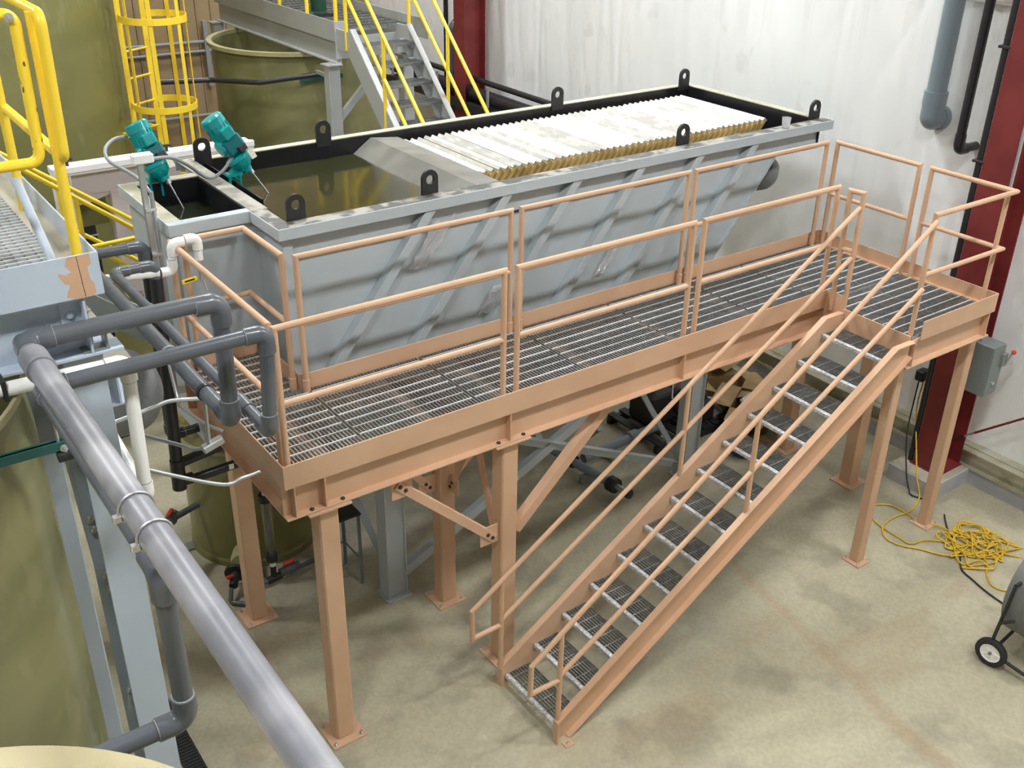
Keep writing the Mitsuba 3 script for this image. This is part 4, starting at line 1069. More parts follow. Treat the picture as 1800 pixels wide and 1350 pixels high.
# pipe rack along the white wall behind
for i, (z0, z1, r, x, lb) in enumerate(((2.73, 2.68, 0.045, 7.42, 'dark pipe along the white wall behind the tank, thin top one'), (2.52, 2.47, 0.11, 7.36, 'fat shiny dark pipe along the white wall behind the tank'))):
    put('wall_pipe', cyl((x, 11.4, z0), (x, 3.3, z1), r, 20), BLACKPIPE, smooth=40, label=lb, category='pipe')
k = thing('pipe_rack', 'dark steel angle shelf carrying pipes along the white wall behind the tank', 'pipe rack')
put('angle', MB().add(*box(7.1, 7.5, 3.3, 11.4, 2.36, 2.37)).add(*box(7.09, 7.1, 3.3, 11.4, 2.3, 2.42)), BLACK, k)
for y in (4.5, 6.5, 8.2, 9.7, 11.2):
    put('bracket', MB().add(*box(7.1, 7.78, y - 0.03, y + 0.03, 2.3, 2.36)).add(*box(7.2, 7.23, y - 0.02, y + 0.02, 2.4, 2.72)), FLEX, k)
put('wall_riser', cyl((7.5, 9.85, 0.2), (7.5, 9.85, 9.4), 0.04, 14), BLACKPIPE, smooth=40, label='slim black riser pipe on the far white wall left of the far red column', category='pipe')
k = thing('wall_riser', 'dark grey pipe with a rounded elbow beside the far red column', 'pipe')
put('pipe', tube(rounded([(7.42, 9.52, 0.2), (7.42, 9.52, 3.5), (7.78, 9.52, 3.5)], 0.12), 0.075, 18), PVC, k, smooth=40)
k = thing('water_tank', 'dull grey rounded tank behind the grey staircase near the white wall', 'tank')
put('shell', lathe([(0.001, 0), (0.5, 0), (0.52, 0.05), (0.52, 1.75), (0.4, 1.95), (0.001, 2.02)], (6.3, 8.7, 0), (0, 0, 1), 40), VESSELGREY, k, smooth=40)

# red H columns against the white wall
def red_column(y0, y1, lb, x0=7.15, x1=7.57):
    k = thing('steel_column', lb, 'column')
    put('section', MB().add(*box(x0, x0 + 0.016, y0, y1, 0.2, 9.4, 0.002)).add(*box(x1 - 0.016, x1, y0, y1, 0.2, 9.4, 0.002)).add(*box(x0, x1, (y0 + y1) / 2 - 0.006, (y0 + y1) / 2 + 0.006, 0.2, 9.4)), REDSTEEL, k)
    put('base_plate', MB().add(*box(x0 - 0.02, x1 + 0.02, y0 - 0.03, y1 + 0.03, 0.186, 0.206)), REDSTEEL, k)
    return k
red_column(-0.484, -0.18, 'oxide red steel column by the white wall behind the platform landing')
red_column(8.83, 9.15, 'oxide red steel column by the white wall in the far background', 7.2, 7.6)

# white topped frame behind the small basin
k = thing('press_frame', 'pinkish equipment frame with a white top beam behind the mixers', 'equipment frame')
put('top_beam', MB().add(*box(-0.03, 1.98, 4.9, 5.14, 3.27, 3.34, 0.006)).add(*box(-0.03, 1.98, 4.88, 4.94, 3.3, 3.36, 0.004)), WHITEPAINT, k)
put('side_plate', MB().add(*box(0.0, 1.2, 4.98, 5.06, 3.04, 3.27, 0.004)), PINKPAINT, k)
put('bottom_lip', MB().add(*prism([(0.0, 3.04), (0.95, 3.04), (0.95, 3.02), (0.5, 3.02), (0.25, 2.95), (0.0, 2.95)], 'y', 4.99, 5.05)), PINKPAINT, k)
put('post', MB().add(*box(0.47, 0.63, 4.95, 5.1, 1.95, 3.05, 0.005)), PINKPAINT, k)
put('post', MB().add(*box(1.78, 1.94, 4.95, 5.1, 0, 3.27, 0.005)), PINKPAINT, k)
put('lower_beam', MB().add(*box(0.47, 1.94, 4.96, 5.09, 1.9, 2.02, 0.005)), PINKPAINT, k)
put('end_post', MB().add(*box(-0.03, 0.03, 4.95, 5.1, 2.7, 3.27, 0.004)), WHITEPAINT, k)
put('sight_tube', cyl((0.11, 4.93, 3.27), (0.11, 4.93, 2.4), 0.012, 8), WHITEPAINT, k)
put('olive_panel', MB().add(*box(0.05, 0.5, 5.3, 5.33, 2.62, 3.05)), OLIVE, k)
put('panel_bracket', MB().add(*box(0.05, 0.5, 5.06, 5.31, 2.98, 3.04)), PINKPAINT, k)
for x in (0.13, 1.1):
    put('eye_bolt', MB().add(*cyl((x, 5.02, 3.34), (x, 5.02, 3.4), 0.015, 8)).add(*box(x - 0.05, x + 0.05, 5.0, 5.04, 3.39, 3.41)), BLACK, k)
k = thing('control_desk', 'dark cabinet with pale edges under the pinkish frame', 'cabinet')
put('body', MB().add(*box(-0.35, 0.4, 5.5, 6.0, 0, 2.62, 0.01)), BLACK, k)
put('edge_trim', MB().add(*box(-0.36, 0.41, 5.49, 5.5, 2.44, 2.455)).add(*box(0.2, 0.215, 5.49, 5.5, 1.9, 2.45)), FLEX, k)

# yellow stair rails running down behind the small basin
k = thing('yellow_handrail', 'yellow stair handrails sloping down behind the small front basin', 'handrail')
for y, x0, z0, x1, z1, xm, zmid in ((4.4, -0.6, 3.757, 2.2, 1.587, -0.6, 3.35), (3.78, -0.75, 3.915, 2.2, 1.51, -0.75, 3.565)):
    put('top_rail', cyl((x0, y, z0), (x1, y, z1), 0.021, 14), YELLOW, k, smooth=40)
    put('mid_rail', cyl((x0, y, z0 - 0.42), (x1, y, z1 - 0.42), 0.021, 14), YELLOW, k, smooth=40)
    for x in (-0.12, 1.3):
        z = z0 + (x - x0) * (z1 - z0) / (x1 - x0)
        put('post', cyl((x, y, z), (x, y, z - 0.98), 0.021, 14), YELLOW, k, smooth=40)
    put('stringer', MB().add(*bar((x0, y, z0 - 1.03), (2.75, y, 0.02), 0.05, 0.2)), TANK, k)
put('cross_rail', cyl((0.02, 4.2, 2.79), (0.6, 4.2, 2.805), 0.022, 12), YELLOW, k, smooth=40)

# ------------------------------------------------------------------ below the platform
k = frp_tank('fibreglass_tank', 'squat olive fibreglass tank wrapped in clear film below the salmon platform corner', (0.84, 2.98), 0.62, 1.28, OLIVE, OLIVERIM, 0.03, 0.012, False)
g = 40
th = np.linspace(0, 2 * np.pi, g, endpoint=False)
rings = []
for r, z in ((0.66, 0.98), (0.655, 1.1), (0.65, 1.27), (0.6, 1.31), (0.3, 1.3), (0.02, 1.3)):
    P_ = np.stack([0.84 + r * np.cos(th), 2.98 + r * np.sin(th), np.full(g, z)], -1)
    rings.append(P_ + 0.035 * (meshkit.fbm(P_ * 7, 3, 5)[:, None] - 0.5))
put('film', _rings(rings, caps=False), 'mat_clear', k, label='clear plastic film stretched over the tank')
put('drain_boss', lathe([(0.001, 0), (0.1, 0), (0.11, 0.05), (0.11, 0.2), (0.001, 0.2)], (0.4, 2.27, 0.2), (0.5, 0.9, -0.1), 24), OLIVERIM, k, smooth=35)
put('drain_boss', lathe([(0.001, 0), (0.055, 0), (0.06, 0.2), (0.001, 0.2)], (0.44, 2.25, 0.1), (0.5, 0.9, 0), 20), OLIVERIM, k, smooth=35)
put('floor_clip', MB().add(*box(0.08, 0.22, 3.0, 3.12, 0, 0.02)), GREYBOX, k)

def valve(c, d, label, r=0.045, handle=RED):
    c, d = np.array(c, float), np.array(d, float); d /= np.linalg.norm(d)
    k = thing('ball_valve', label, 'valve')
    put('body', lathe([(0.001, -0.1), (r * 0.85, -0.1), (r * 0.85, -0.06), (r, -0.055), (r, -0.03), (r * 1.15, 0), (r, 0.03), (r, 0.055), (r * 0.85, 0.06), (r * 0.85, 0.1), (0.001, 0.1)], c, d, 20), PVC, k, smooth=35)
    put('stem', cyl(c + [0, 0, r * 0.8], c + [0, 0, r * 1.5], 0.014, 10), PVC, k)
    s = np.cross([0, 0, 1.0], d)
    put('handle', MB().add(*bar(c + [0, 0, r * 1.6] - d * 0.055, c + [0, 0, r * 1.6] + d * 0.055, 0.035, 0.025, (0, 0, 1), 0.006)), handle, k)
    return k
valve((0.79, 2.1, 0.09), (1, 0.1, 0), 'grey ball valve with a red handle on the floor pipe right of the wrapped tank')
valve((-0.05, 2.72, 0.62), (0.5, 0.6, 0), 'grey ball valve with an orange red handle left of the wrapped tank', 0.05)
put('tank_pipe', cyl((-0.05, 2.72, 0.62), (0.3, 2.84, 0.62), 0.03, 12), PVC, 'ball_valve_001', smooth=40)
k = thing('flange_valve', 'black flanged drain valve with a red lever on the wrapped tank', 'valve')
put('flange', lathe([(0.001, 0), (0.095, 0), (0.1, 0.012), (0.095, 0.03), (0.06, 0.035), (0.06, 0.06), (0.001, 0.06)], (0.31, 2.22, 0.16), (0.5, 0.9, 0.1), 24), BLACK, k, smooth=35)
put('body', cyl((0.31, 2.22, 0.16), (0.24, 2.1, 0.13), 0.04, 16), BLACK, k, smooth=35)
put('lever', MB().add(*bar((0.27, 2.16, 0.2), (0.2, 2.14, 0.21), 0.03, 0.03, (0, 0, 1), 0.006)), RED, k)
k = thing('floor_pipe', 'thin grey pipe bent along the floor before the wrapped tank', 'pipe')
put('pipe', tube(rounded([(0.22, 2.1, 0.12), (0.17, 2.02, 0.03), (0.34, 1.86, 0.03)], 0.03), 0.02, 12), PVC, k, smooth=40)
k = thing('floor_pipe', 'thin grey pipe with a tee on the floor right of the wrapped tank', 'pipe')
put('pipe', cyl((0.5, 2.08, 0.05), (1.3, 2.13, 0.07), 0.022, 12), PVC, k, smooth=40)
put('tee', MB().add(*cyl((0.56, 2.09, 0.05), (0.7, 2.1, 0.055), 0.033, 14)).add(*cyl((0.63, 2.095, 0.05), (0.63, 2.095, 0.2), 0.027, 14)), BLACK, k, smooth=40)
put('end_fitting', cyl((1.2, 2.12, 0.066), (1.26, 2.125, 0.068), 0.045, 14), BLACK, k, smooth=40)
k = thing('calibration_column', 'upright clear calibration cylinder with black caps before the wrapped tank', 'calibration column')
put('clear_tube', lathe([(0.044, 0.0), (0.044, 0.66)], (0.63, 2.095, 0.3), (0, 0, 1), 24, caps=False), 'mat_clear', k, smooth=40)
put('cap', MB().add(*cyl((0.63, 2.095, 0.92), (0.63, 2.095, 0.99), 0.058, 20)).add(*cyl((0.63, 2.095, 0.26), (0.63, 2.095, 0.33), 0.052, 20)), BLACK, k, smooth=40)
put('inner_pipe', cyl((0.63, 2.095, 0.2), (0.63, 2.095, 1.5), 0.018, 12), PVC, k, smooth=40)
put('white_band', MB().add(*cyl((0.63, 2.095, 0.99), (0.63, 2.095, 1.05), 0.026, 14)).add(*cyl((0.63, 2.095, 0.2), (0.63, 2.095, 0.24), 0.03, 14)), WHITEPVC, k, smooth=40)

k = thing('steel_stand', 'dark little angle steel stand between the salmon column and the grey tank leg', 'stand')
for x, y in ((1.3, 1.62), (1.3, 1.95), (1.02, 1.62), (1.02, 1.95)):
    put('leg', MB().add(*box(x - 0.017, x + 0.017, y - 0.004, y + 0.0, 0, 0.78)).add(*box(x - 0.004, x, y - 0.017, y + 0.017, 0, 0.78)), GREYBOX, k)
put('top', MB().add(*box(1.0, 1.32, 1.6, 1.97, 0.78, 0.8)), BLACK, k)
put('brace_ring', MB().add(*bar((1.02, 1.62, 0.28), (1.3, 1.62, 0.28), 0.012, 0.012)).add(*bar((1.3, 1.62, 0.28), (1.3, 1.95, 0.28), 0.012, 0.012)).add(*bar((1.02, 1.95, 0.28), (1.3, 1.95, 0.28), 0.012, 0.012)), GREYBOX, k)

# grey suction pipes on the floor under the tank
k = thing('suction_pipe', 'grey floor pipe with flanges and an open end under the tank braces', 'pipe')
put('pipe', cyl((4.05, 2.7, 0.14), (4.19, 1.45, 0.14), 0.05, 18), PVCMID, k, smooth=40)
put('flange', MB().add(*cyl((4.19, 1.46, 0.14), (4.2, 1.36, 0.14), 0.085, 20)).add(*cyl((4.13, 2.02, 0.14), (4.135, 1.98, 0.14), 0.072, 20)), BLACK, k, smooth=40)
put('nipple', MB().add(*cyl((4.2, 1.38, 0.14), (4.22, 1.22, 0.13), 0.035, 16)), BOLTMETAL, k, smooth=40)
put('end_cap', cyl((4.22, 1.24, 0.13), (4.23, 1.17, 0.13), 0.05, 16), BLACK, k, smooth=40)
put('stand', MB().add(*box(4.05, 4.25, 1.75, 1.8, 0.0, 0.1)), GREYBOX, k)
k = thing('suction_pipe', 'grey pipe with a collar leading to the black pump skid', 'pipe')
put('pipe', cyl((4.25, 1.98, 0.15), (5.45, 2.05, 0.15), 0.055, 18), PVCMID, k, smooth=40)
put('collar', cyl((4.95, 2.02, 0.15), (5.08, 2.03, 0.15), 0.075, 20), PVCMID, k, smooth=40)
put('stand', MB().add(*box(4.6, 4.65, 1.9, 2.1, 0.0, 0.1)), GREYBOX, k)
k = thing('valve_pipe', 'black valve with an orange handle on a grey pipe under the tank', 'valve')
put('pipe', cyl((3.6, 3.0, 0.3), (4.9, 3.25, 0.3), 0.04, 14), PVC, k, smooth=40)
put('body', MB().add(*cyl((4.05, 3.08, 0.3), (4.3, 3.13, 0.3), 0.075, 16)).add(*cyl((4.18, 3.1, 0.3), (4.18, 3.1, 0.42), 0.03, 12)), BLACK, k, smooth=40)
put('handle', MB().add(*bar((4.12, 3.1, 0.44), (4.4, 3.15, 0.46), 0.05, 0.03, (0, 0, 1), 0.006)), mat('orange_handle', (0.42, 0.09, 0.02), rough=0.5), k)
put('support', MB().add(*box(3.75, 3.8, 2.95, 3.15, 0, 0.27)).add(*box(4.7, 4.75, 3.1, 3.3, 0, 0.27)), GREYBOX, k)

k = thing('pump_skid', 'black pump on a slatted black skid under the tank', 'pump')
sk = MB()
for y in (1.78, 2.15, 2.6):
    sk.add(*box(5.15, 6.35, y - 0.03, y + 0.03, 0.0, 0.09))
put('skid', sk, BLACK, k)
for i in range(7):
    put('slat', MB().add(*box(5.17 + i * 0.18, 5.27 + i * 0.18, 1.75, 2.65, 0.09, 0.112)), BLACK, k)
put('motor', lathe([(0.001, 0), (0.13, 0), (0.15, 0.03), (0.15, 0.42), (0.12, 0.46), (0.001, 0.47)], (5.95, 2.2, 0.32), (0.25, 0.9, 0), 24), BLACK, k, smooth=35)
put('volute', lathe([(0.001, 0), (0.2, 0), (0.24, 0.05), (0.24, 0.12), (0.19, 0.18), (0.001, 0.19)], (5.9, 2.0, 0.34), (0.25, 0.9, 0), 28), BLACK, k, smooth=35)
put('pump_body', MB().add(*box(5.35, 5.75, 2.1, 2.5, 0.11, 0.5, 0.03)).add(*cyl((5.5, 2.3, 0.5), (5.5, 2.3, 0.85), 0.06, 16)), BLACK, k, smooth=35)
put('valve_block', MB().add(*box(5.95, 6.15, 1.85, 2.0, 0.11, 0.35, 0.02)), BLACK, k)
put('hose', tube(smooth_path([(5.6, 2.5, 0.75), (5.7, 2.2, 1.0), (5.95, 1.95, 0.8), (6.15, 2.05, 0.45), (6.3, 2.3, 0.3)]), 0.022, 10), RUBBER, k, smooth=40)
put('thin_wire', tube(smooth_path([(5.72, 2.3, 1.1), (5.7, 2.15, 0.8), (5.62, 2.05, 0.45)]), 0.007, 8), WHITEPVC, k, smooth=40)
put('pale_label', MB().add(*box(5.33, 5.4, 1.82, 1.9, 0.112, 0.12)), PINKPAINT, k)

def carton(x, y, w, d, h, rz, label, flaps=True, dark=False):
    k = thing('cardboard_box', label, 'box')
    c, s = math.cos(rz), math.sin(rz)
    def rot(v):
        v = np.asarray(v, float)
        return np.stack([x + c * v[:, 0] - s * v[:, 1], y + s * v[:, 0] + c * v[:, 1], v[:, 2]], 1)
    m = MB()
    for q in ((-w / 2, w / 2, -d / 2, -d / 2 + 0.006), (-w / 2, w / 2, d / 2 - 0.006, d / 2), (-w / 2, -w / 2 + 0.006, -d / 2, d / 2), (w / 2 - 0.006, w / 2, -d / 2, d / 2)):
        v, f = box(*q, 0, h); m.add(rot(v), f)
    v, f = box(-w / 2, w / 2, -d / 2, d / 2, 0, 0.006); m.add(rot(v), f)
    put('walls', m, CARDDARK if dark else CARD, k)
    if flaps:
        for (p0, p1, o) in (((-w / 2, -d / 2), (w / 2, -d / 2), (0, -1)), ((-w / 2, d / 2), (w / 2, d / 2), (0, 1)), ((w / 2, -d / 2), (w / 2, d / 2), (1, 0)), ((-w / 2, -d / 2), (-w / 2, d / 2), (-1, 0))):
            L = 0.55 * min(w, d); dz = rng.uniform(-0.14, 0.12)
            v = np.array([(p0[0], p0[1], h), (p1[0], p1[1], h), (p1[0] + o[0] * L, p1[1] + o[1] * L, h + dz), (p0[0] + o[0] * L, p0[1] + o[1] * L, h + dz)])
            v = np.vstack([v, v - [0, 0, 0.005]])
            f = np.array([[0, 1, 2], [0, 2, 3], [4, 6, 5], [4, 7, 6], [0, 4, 5], [0, 5, 1], [1, 5, 6], [1, 6, 2], [2, 6, 7], [2, 7, 3], [3, 7, 4], [3, 4, 0]])
            put('flap', (rot(v), f), CARD, k)
    return k
carton(6.9, 2.78, 0.5, 0.42, 0.42, 0.25, 'open cardboard box by the white wall under the platform, tallest of the pile')
carton(6.75, 2.2, 0.5, 0.4, 0.26, -0.35, 'flattened open cardboard box in front of the tallest carton')
bk = carton(6.6, 1.65, 0.55, 0.45, 0.3, 0.5, 'dark brown cardboard box full of crumpled paper beside the stair', True, True)
def crumple(c, s, m, label, cat, seed, squash=0.6):
    g = 12
    a, b = np.meshgrid(np.linspace(0, 2 * np.pi, 2 * g, endpoint=False), np.linspace(0.05, np.pi - 0.05, g), indexing='ij')
    D_ = np.stack([np.cos(a) * np.sin(b), np.sin(a) * np.sin(b), np.cos(b)], -1)
    r = s * (0.6 + 0.8 * meshkit.fbm(D_ * 2.6 + seed, 3, seed))
    V = D_ * r[..., None] * [1, 1, squash]
    V = (V - [0, 0, V[..., 2].min()] + c).reshape(-1, 3)
    n = 2 * g; i = np.arange(n)
    F = []
    for j in range(g - 1):
        p, q = i * g + j, ((i + 1) % n) * g + j
        F += [np.stack([p, p + 1, q + 1], 1), np.stack([p, q + 1, q], 1)]
    put('crumpled_sheet' if cat == 'paper' else 'rag', (V, np.vstack(F)), m, label=label, category=cat)
crumple((6.58, 1.62, 0.2), 0.16, WHITESCRAP, 'crumpled white paper in the dark brown box', 'paper', 3)
crumple((6.05, 1.45, 0.0), 0.17, WHITESCRAP, 'crumpled grey paper on the floor by the blue rag', 'paper', 5, 0.5)
crumple((5.95, 1.2, 0.0), 0.13, BLUE, 'dark blue rag on the floor beside the grey tank leg', 'rag', 8, 0.6)
crumple((6.25, 1.2, 0.0), 0.12, CARDDARK, 'brown rag on the floor right of the blue rag', 'rag', 11, 0.6)
crumple((6.3, 2.05, 0.0), 0.16, PINKPAINT, 'pale rag between the pump skid and the cartons', 'rag', 14, 0.7)

# ------------------------------------------------------------------ right side: cabinet, cords, rod, wall pipes, fan
k = thing('electrical_box', 'grey electrical switch box with a red knob beside the red column', 'electrical box')
put('cabinet', MB().add(*box(7.15, 7.37, -0.75, -0.49, 1.27, 1.82, 0.006)), GREYBOX, k)
put('cover', MB().add(*box(7.155, 7.365, -0.757, -0.75, 1.29, 1.8, 0.002)), GREYBOX, k)
put('switch_plate', MB().add(*box(7.31, 7.39, -0.785, -0.755, 1.58, 1.72, 0.004)), GREYBOX, k)
put('switch_arm', cyl((7.37, -0.79, 1.6), (7.38, -0.83, 1.75), 0.012, 10), BOLTMETAL, k)
put('red_knob', lathe([(0.001, 0), (0.018, 0.004), (0.026, 0.02), (0.018, 0.036), (0.001, 0.04)], (7.378, -0.83, 1.735), (0, -0.3, 1), 16), RED, k, smooth=60)
put('latch', MB().add(*box(7.24, 7.28, -0.775, -0.756, 1.39, 1.42, 0.004)), BOLTMETAL, k)
put('conduit', tube(smooth_path([(7.2, -0.58, 1.81), (7.2, -0.58, 1.95), (7.16, -0.54, 2.1), (7.15, -0.51, 2.3), (7.15, -0.5, 9.4)]), 0.016, 12), CONDUIT, k, smooth=40)
put('disconnect_box', MB().add(*box(7.55, 7.62, -0.12, 0.22, 1.35, 1.75, 0.006)).add(*box(7.6, 7.8, -0.05, 0.1, 1.4, 1.7)), GREYBOX, label='dark grey flat panel on the white wall left of the red column', category='electrical box')
k = thing('tension_rod', 'thin dark tension rod slanting up along the white wall at the right', 'rod')
put('rod', cyl((7.5, -0.595, 0.664), (7.5, -2.9, 2.66), 0.0125, 12), REDSTEEL, k, smooth=40)
put('thread', cyl((7.5, -0.49, 0.573), (7.5, -0.6, 0.668), 0.011, 12), BOLTMETAL, k, smooth=40)
put('hook', cyl((7.5, -0.4, 0.51), (7.5, -0.5, 0.58), 0.013, 8), DARKBOLT, k, smooth=40)

k = thing('wall_pipe', 'thick grey pipe with a large elbow entering the white wall at the upper right', 'pipe')
put('pipe', cyl((7.6, 0.73, 3.95), (7.6, 0.73, 9.4), 0.098, 28), PVCMID, k, smooth=40)
put('elbow', tube(rounded([(7.6, 0.73, 4.0), (7.6, 0.73, 3.72), (7.66, 0.73, 3.72), (7.84, 0.73, 3.72)], 0.16, 8), 0.113, 28), PVCMID, k, smooth=40)
put('collar', cyl((7.6, 0.73, 3.86), (7.6, 0.73, 4.0), 0.118, 28), PVCMID, k, smooth=40)
put('wall_flange', cyl((7.7, 0.73, 3.72), (7.8, 0.73, 3.72), 0.125, 28), PVCMID, k, smooth=40)
k = thing('wall_pipe', 'slim black pipe with a small elbow into the white wall beside the thick grey pipe', 'pipe')
put('pipe', cyl((7.46, 0.28, 3.6), (7.46, 0.28, 9.4), 0.046, 20), BLACKPIPE, k, smooth=40)
put('elbow', tube(rounded([(7.46, 0.28, 3.68), (7.46, 0.28, 3.52), (7.6, 0.28, 3.52)], 0.07, 7), 0.054, 20), BLACKPIPE, k, smooth=40)
put('stub', cyl((7.55, 0.28, 3.52), (7.82, 0.28, 3.52), 0.044, 20), BLACKPIPE, k, smooth=40)
k = thing('wall_pipe', 'slim black pipe running down the edge of the near red column', 'pipe')
put('pipe', cyl((7.2, -0.13, 0.2), (7.2, -0.13, 9.4), 0.04, 20), BLACKPIPE, k, smooth=40)
for z in (2.3, 3.55, 4.6, 6.2):
    put('clamp', MB().add(*box(7.14, 7.27, -0.19, -0.075, z - 0.012, z + 0.012, 0.003)), BLACK, k)
put('thin_conduit', cyl((7.16, -0.185, 0.2), (7.16, -0.185, 9.4), 0.01, 10), CONDUIT, k, smooth=40)
k = thing('wall_duct', 'white horizontal pipe high on the white wall at the top right', 'pipe')
put('pipe', cyl((7.68, 0.62, 4.95), (7.68, -3.2, 4.95), 0.075, 20), WHITEPVC, k, smooth=40)
put('end_cap', cyl((7.68, 0.6, 4.95), (7.68, 0.64, 4.95), 0.085, 20), WHITEPVC, k, smooth=40)
k = thing('tank_nozzle', 'dark round nozzle on the sloping far end of the grey tank', 'nozzle')
put('flange', lathe([(0.001, -0.5), (0.15, -0.5), (0.15, -0.02), (0.19, 0), (0.2, 0.06), (0.2, 0.12), (0.15, 0.2), (0.001, 0.24)], (6.4, 1.9, 3.1), (0.8, 0.0, -0.6), 32), VESSELGREY, k, smooth=40)

# extension cord: one yellow cord, loops piled in a heap
pts = [(7.4, 0.05, 1.05), (7.3, 0.0, 0.75), (7.05, -0.25, 0.42), (6.92, -0.4, 0.2), (6.88, -0.5, 0.02), (6.596, -0.59, 0.012), (6.341, -0.565, 0.012), (6.125, -0.6, 0.012), (5.979, -0.736, 0.012), (5.989, -0.891, 0.012), (6.1, -1.05, 0.012), (6.25, -1.3, 0.02)]
cx, cy = 6.63, -1.32
ph = 3.6
for i in range(150):
    ph += rng.uniform(0.3, 0.62)
    drift = np.array([0.13 * math.cos(i * 0.29), 0.13 * math.sin(i * 0.41)])
    rr = rng.uniform(0.1, 0.27)
    pts.append((cx + drift[0] + rr * 1.1 * math.cos(ph), cy + drift[1] + rr * math.sin(ph), 0.014 + 0.06 * rng.random() * (1 - rr * 2.2)))
    if i in (40, 85, 120):
        q = rng.uniform(0, 2 * np.pi)
        pts.append((cx + 0.47 * math.cos(q), cy + 0.4 * math.sin(q), 0.012))
pts += [(6.35, -1.05, 0.012), (6.108, -0.95, 0.012), (6.094, -0.814, 0.012), (6.1, -0.618, 0.012), (6.135, -0.486, 0.012), (6.3, -0.3, 0.012), (6.5, -0.39, 0.012), (6.528, -0.569, 0.012), (6.51, -0.773, 0.012), (6.6, -1.0, 0.03), (6.5, -1.5, 0.02), (6.3, -1.66, 0.012), (6.18, -1.8, 0.012), (6.25, -1.95, 0.012), (6.45, -2.05, 0.012)]
put('extension_cord', tube(smooth_path(pts, 4), 0.0085, 6), CORDYELLOW, smooth=60, label='yellow extension cord heaped in loops on the concrete floor', category='cord')
pts = [(6.832, -0.839, 0.012), (6.72, -0.93, 0.012), (6.603, -1.046, 0.012), (6.4, -1.3, 0.012), (6.167, -1.475, 0.012), (6.1, -1.65, 0.012), (6.044, -1.855, 0.012), (6.009, -2.217, 0.012), (6.05, -2.45, 0.012)]
put('power_cord', tube(smooth_path(pts, 5), 0.008, 8), RUBBER, smooth=60, label='black power cord crossing the yellow cord heap toward the fan', category='cord')
pts = [(7.35, 0.07, 1.12), (7.3, 0.05, 0.868), (7.12, -0.06, 0.5), (6.93, -0.26, 0.2), (6.88, -0.36, 0.05), (6.86, -0.43, 0.012), (6.95, -0.62, 0.012)]
put('power_cord', tube(smooth_path(pts, 5), 0.008, 8), RUBBER, smooth=60, label='black power cord hanging down the curb behind the salmon columns', category='cord')
put('wall_outlet', MB().add(*box(7.32, 7.45, 0.02, 0.12, 1.05, 1.17, 0.01)).add(*box(7.4, 7.8, 0.04, 0.1, 1.08, 1.14)), BLACK, label='black outlet box at the head of the hanging cords left of the red column', category='outlet box')

# drum fan, partly out of the frame
k = thing('drum_fan', 'grey drum fan on a black wheeled frame at the right edge', 'fan')
fc = np.array([5.7, -2.52, 0.66]); fa = np.array([0.0, -1.0, 0.0])
put('drum', lathe([(0.46, -0.2), (0.475, -0.19), (0.475, -0.04), (0.465, -0.03), (0.465, 0.03), (0.475, 0.04), (0.475, 0.19), (0.46, 0.2), (0.45, 0.19), (0.45, -0.19), (0.46, -0.2)], fc, fa, 48, caps=False), FANGREY, k, smooth=35)
_, fs, fu = frame_of(fa)
for sgn in (-1, 1):
    gm = MB()
    for r in np.arange(0.06, 0.46, 0.05):
        gm.add(*tube([fc + fa * 0.2 * sgn + r * (np.cos(t_) * fs + np.sin(t_) * fu) for t_ in np.linspace(0, 2 * np.pi, 33)], 0.0035, 5))
    for t_ in np.arange(16) * np.pi / 8:
        gm.add(*tube([fc + fa * 0.205 * sgn, fc + fa * 0.2 * sgn + 0.46 * (np.cos(t_) * fs + np.sin(t_) * fu)], 0.003, 5))
    put('guard', gm, FANGREY, k, kind='stuff')
for b in range(4):
    a0 = b * np.pi / 2
    bv = []
    for r in (0.08, 0.42):
        for da, dz in ((-0.32, -0.05), (0.32, 0.05)):
            bv.append(fc + r * (np.cos(a0 + da) * fs + np.sin(a0 + da) * fu) + fa * dz)
    bv = np.array(bv); bv = np.vstack([bv, bv + fa * 0.004])
    put('blade', (bv, np.array([[0, 1, 3], [0, 3, 2], [4, 7, 5], [4, 6, 7], [0, 4, 5], [0, 5, 1], [2, 3, 7], [2, 7, 6], [0, 2, 6], [0, 6, 4], [1, 5, 7], [1, 7, 3]])), VESSELGREY, k)
put('motor', lathe([(0.001, -0.12), (0.08, -0.12), (0.09, 0.05), (0.001, 0.06)], fc, fa, 24), BLACK, k, smooth=35)
wd = np.array([0.86, 0.5, 0.0]); wd /= np.linalg.norm(wd)
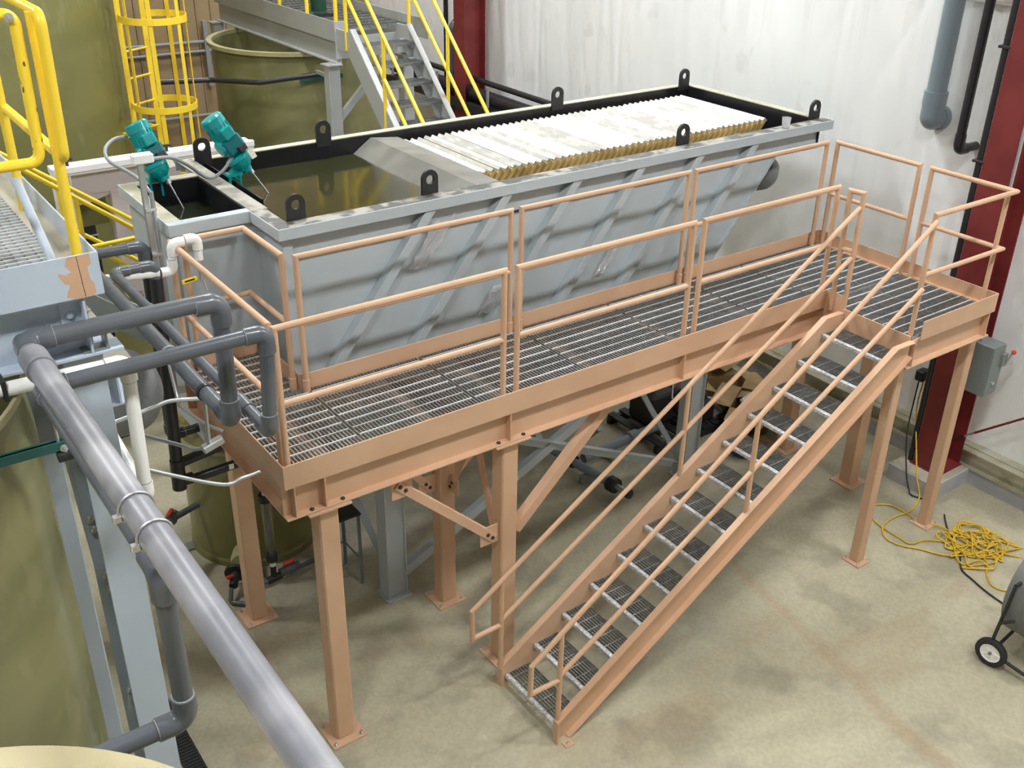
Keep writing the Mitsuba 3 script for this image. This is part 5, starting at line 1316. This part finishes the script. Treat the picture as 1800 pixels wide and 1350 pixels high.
w0 = np.array([5.19, -2.37, 0.135])
for i, c in enumerate((w0, w0 + np.array([0.86, 0.09, 0.0]))):
    ax = np.array([-0.8, 0.35, 0.0]) if i == 0 else np.array([-0.8, 0.35, 0.0])
    ax = np.array([-0.97, -0.1, 0.0]); ax /= np.linalg.norm(ax)
    wk = key_for('wheel', k)
    put('tyre', lathe([(0.088, -0.026), (0.12, -0.026), (0.133, -0.016), (0.135, 0), (0.133, 0.016), (0.12, 0.026), (0.088, 0.026), (0.088, -0.026)], c, ax, 36, caps=False), RUBBER, wk, smooth=35)
    put('rim', lathe([(0.001, -0.01), (0.02, -0.012), (0.03, -0.004), (0.075, -0.004), (0.09, -0.02), (0.09, 0.02), (0.075, 0.008), (0.03, 0.008), (0.001, 0.02)], c, ax, 32), WHITEPVC, wk, smooth=35)
    for t_ in np.arange(5) * 2 * np.pi / 5:
        _, s_, u_ = frame_of(ax)
        r_ = np.cos(t_) * s_ + np.sin(t_) * u_
        put('spoke', MB().add(*bar(c + ax * 0.008 + r_ * 0.02, c + ax * 0.008 + r_ * 0.085, 0.014, 0.012, ax, 0.002)), WHITEPVC, wk)
    put('hub', cyl(c - ax * 0.02, c + ax * 0.032, 0.014, 14), GREYBOX, wk, smooth=35)
w1 = w0 + np.array([0.86, 0.09, 0.0])
fr = [((5.2, -2.345, 0.2), (5.2, -2.4, 0.86)), ((5.2, -2.345, 0.2), (5.2, -2.36, 0.12)), (tuple(w0), tuple(w1)), ((5.2, -2.38, 0.125), (5.28, -3.1, 0.018)), ((5.28, -3.1, 0.018), (5.86, -3.1, 0.018)),
      ((5.86, -3.1, 0.018), (5.94, -2.3, 0.125)), ((5.94, -2.3, 0.2), (5.94, -2.4, 0.86)), ((5.2, -2.4, 0.86), (5.94, -2.4, 0.86)), ((5.2, -2.37, 0.45), (5.12, -2.5, 0.6)), ((5.94, -2.37, 0.45), (6.02, -2.5, 0.6))]
for p, q in fr:
    put('frame_tube', cyl(p, q, 0.0145, 12), BLACK, k, smooth=40)
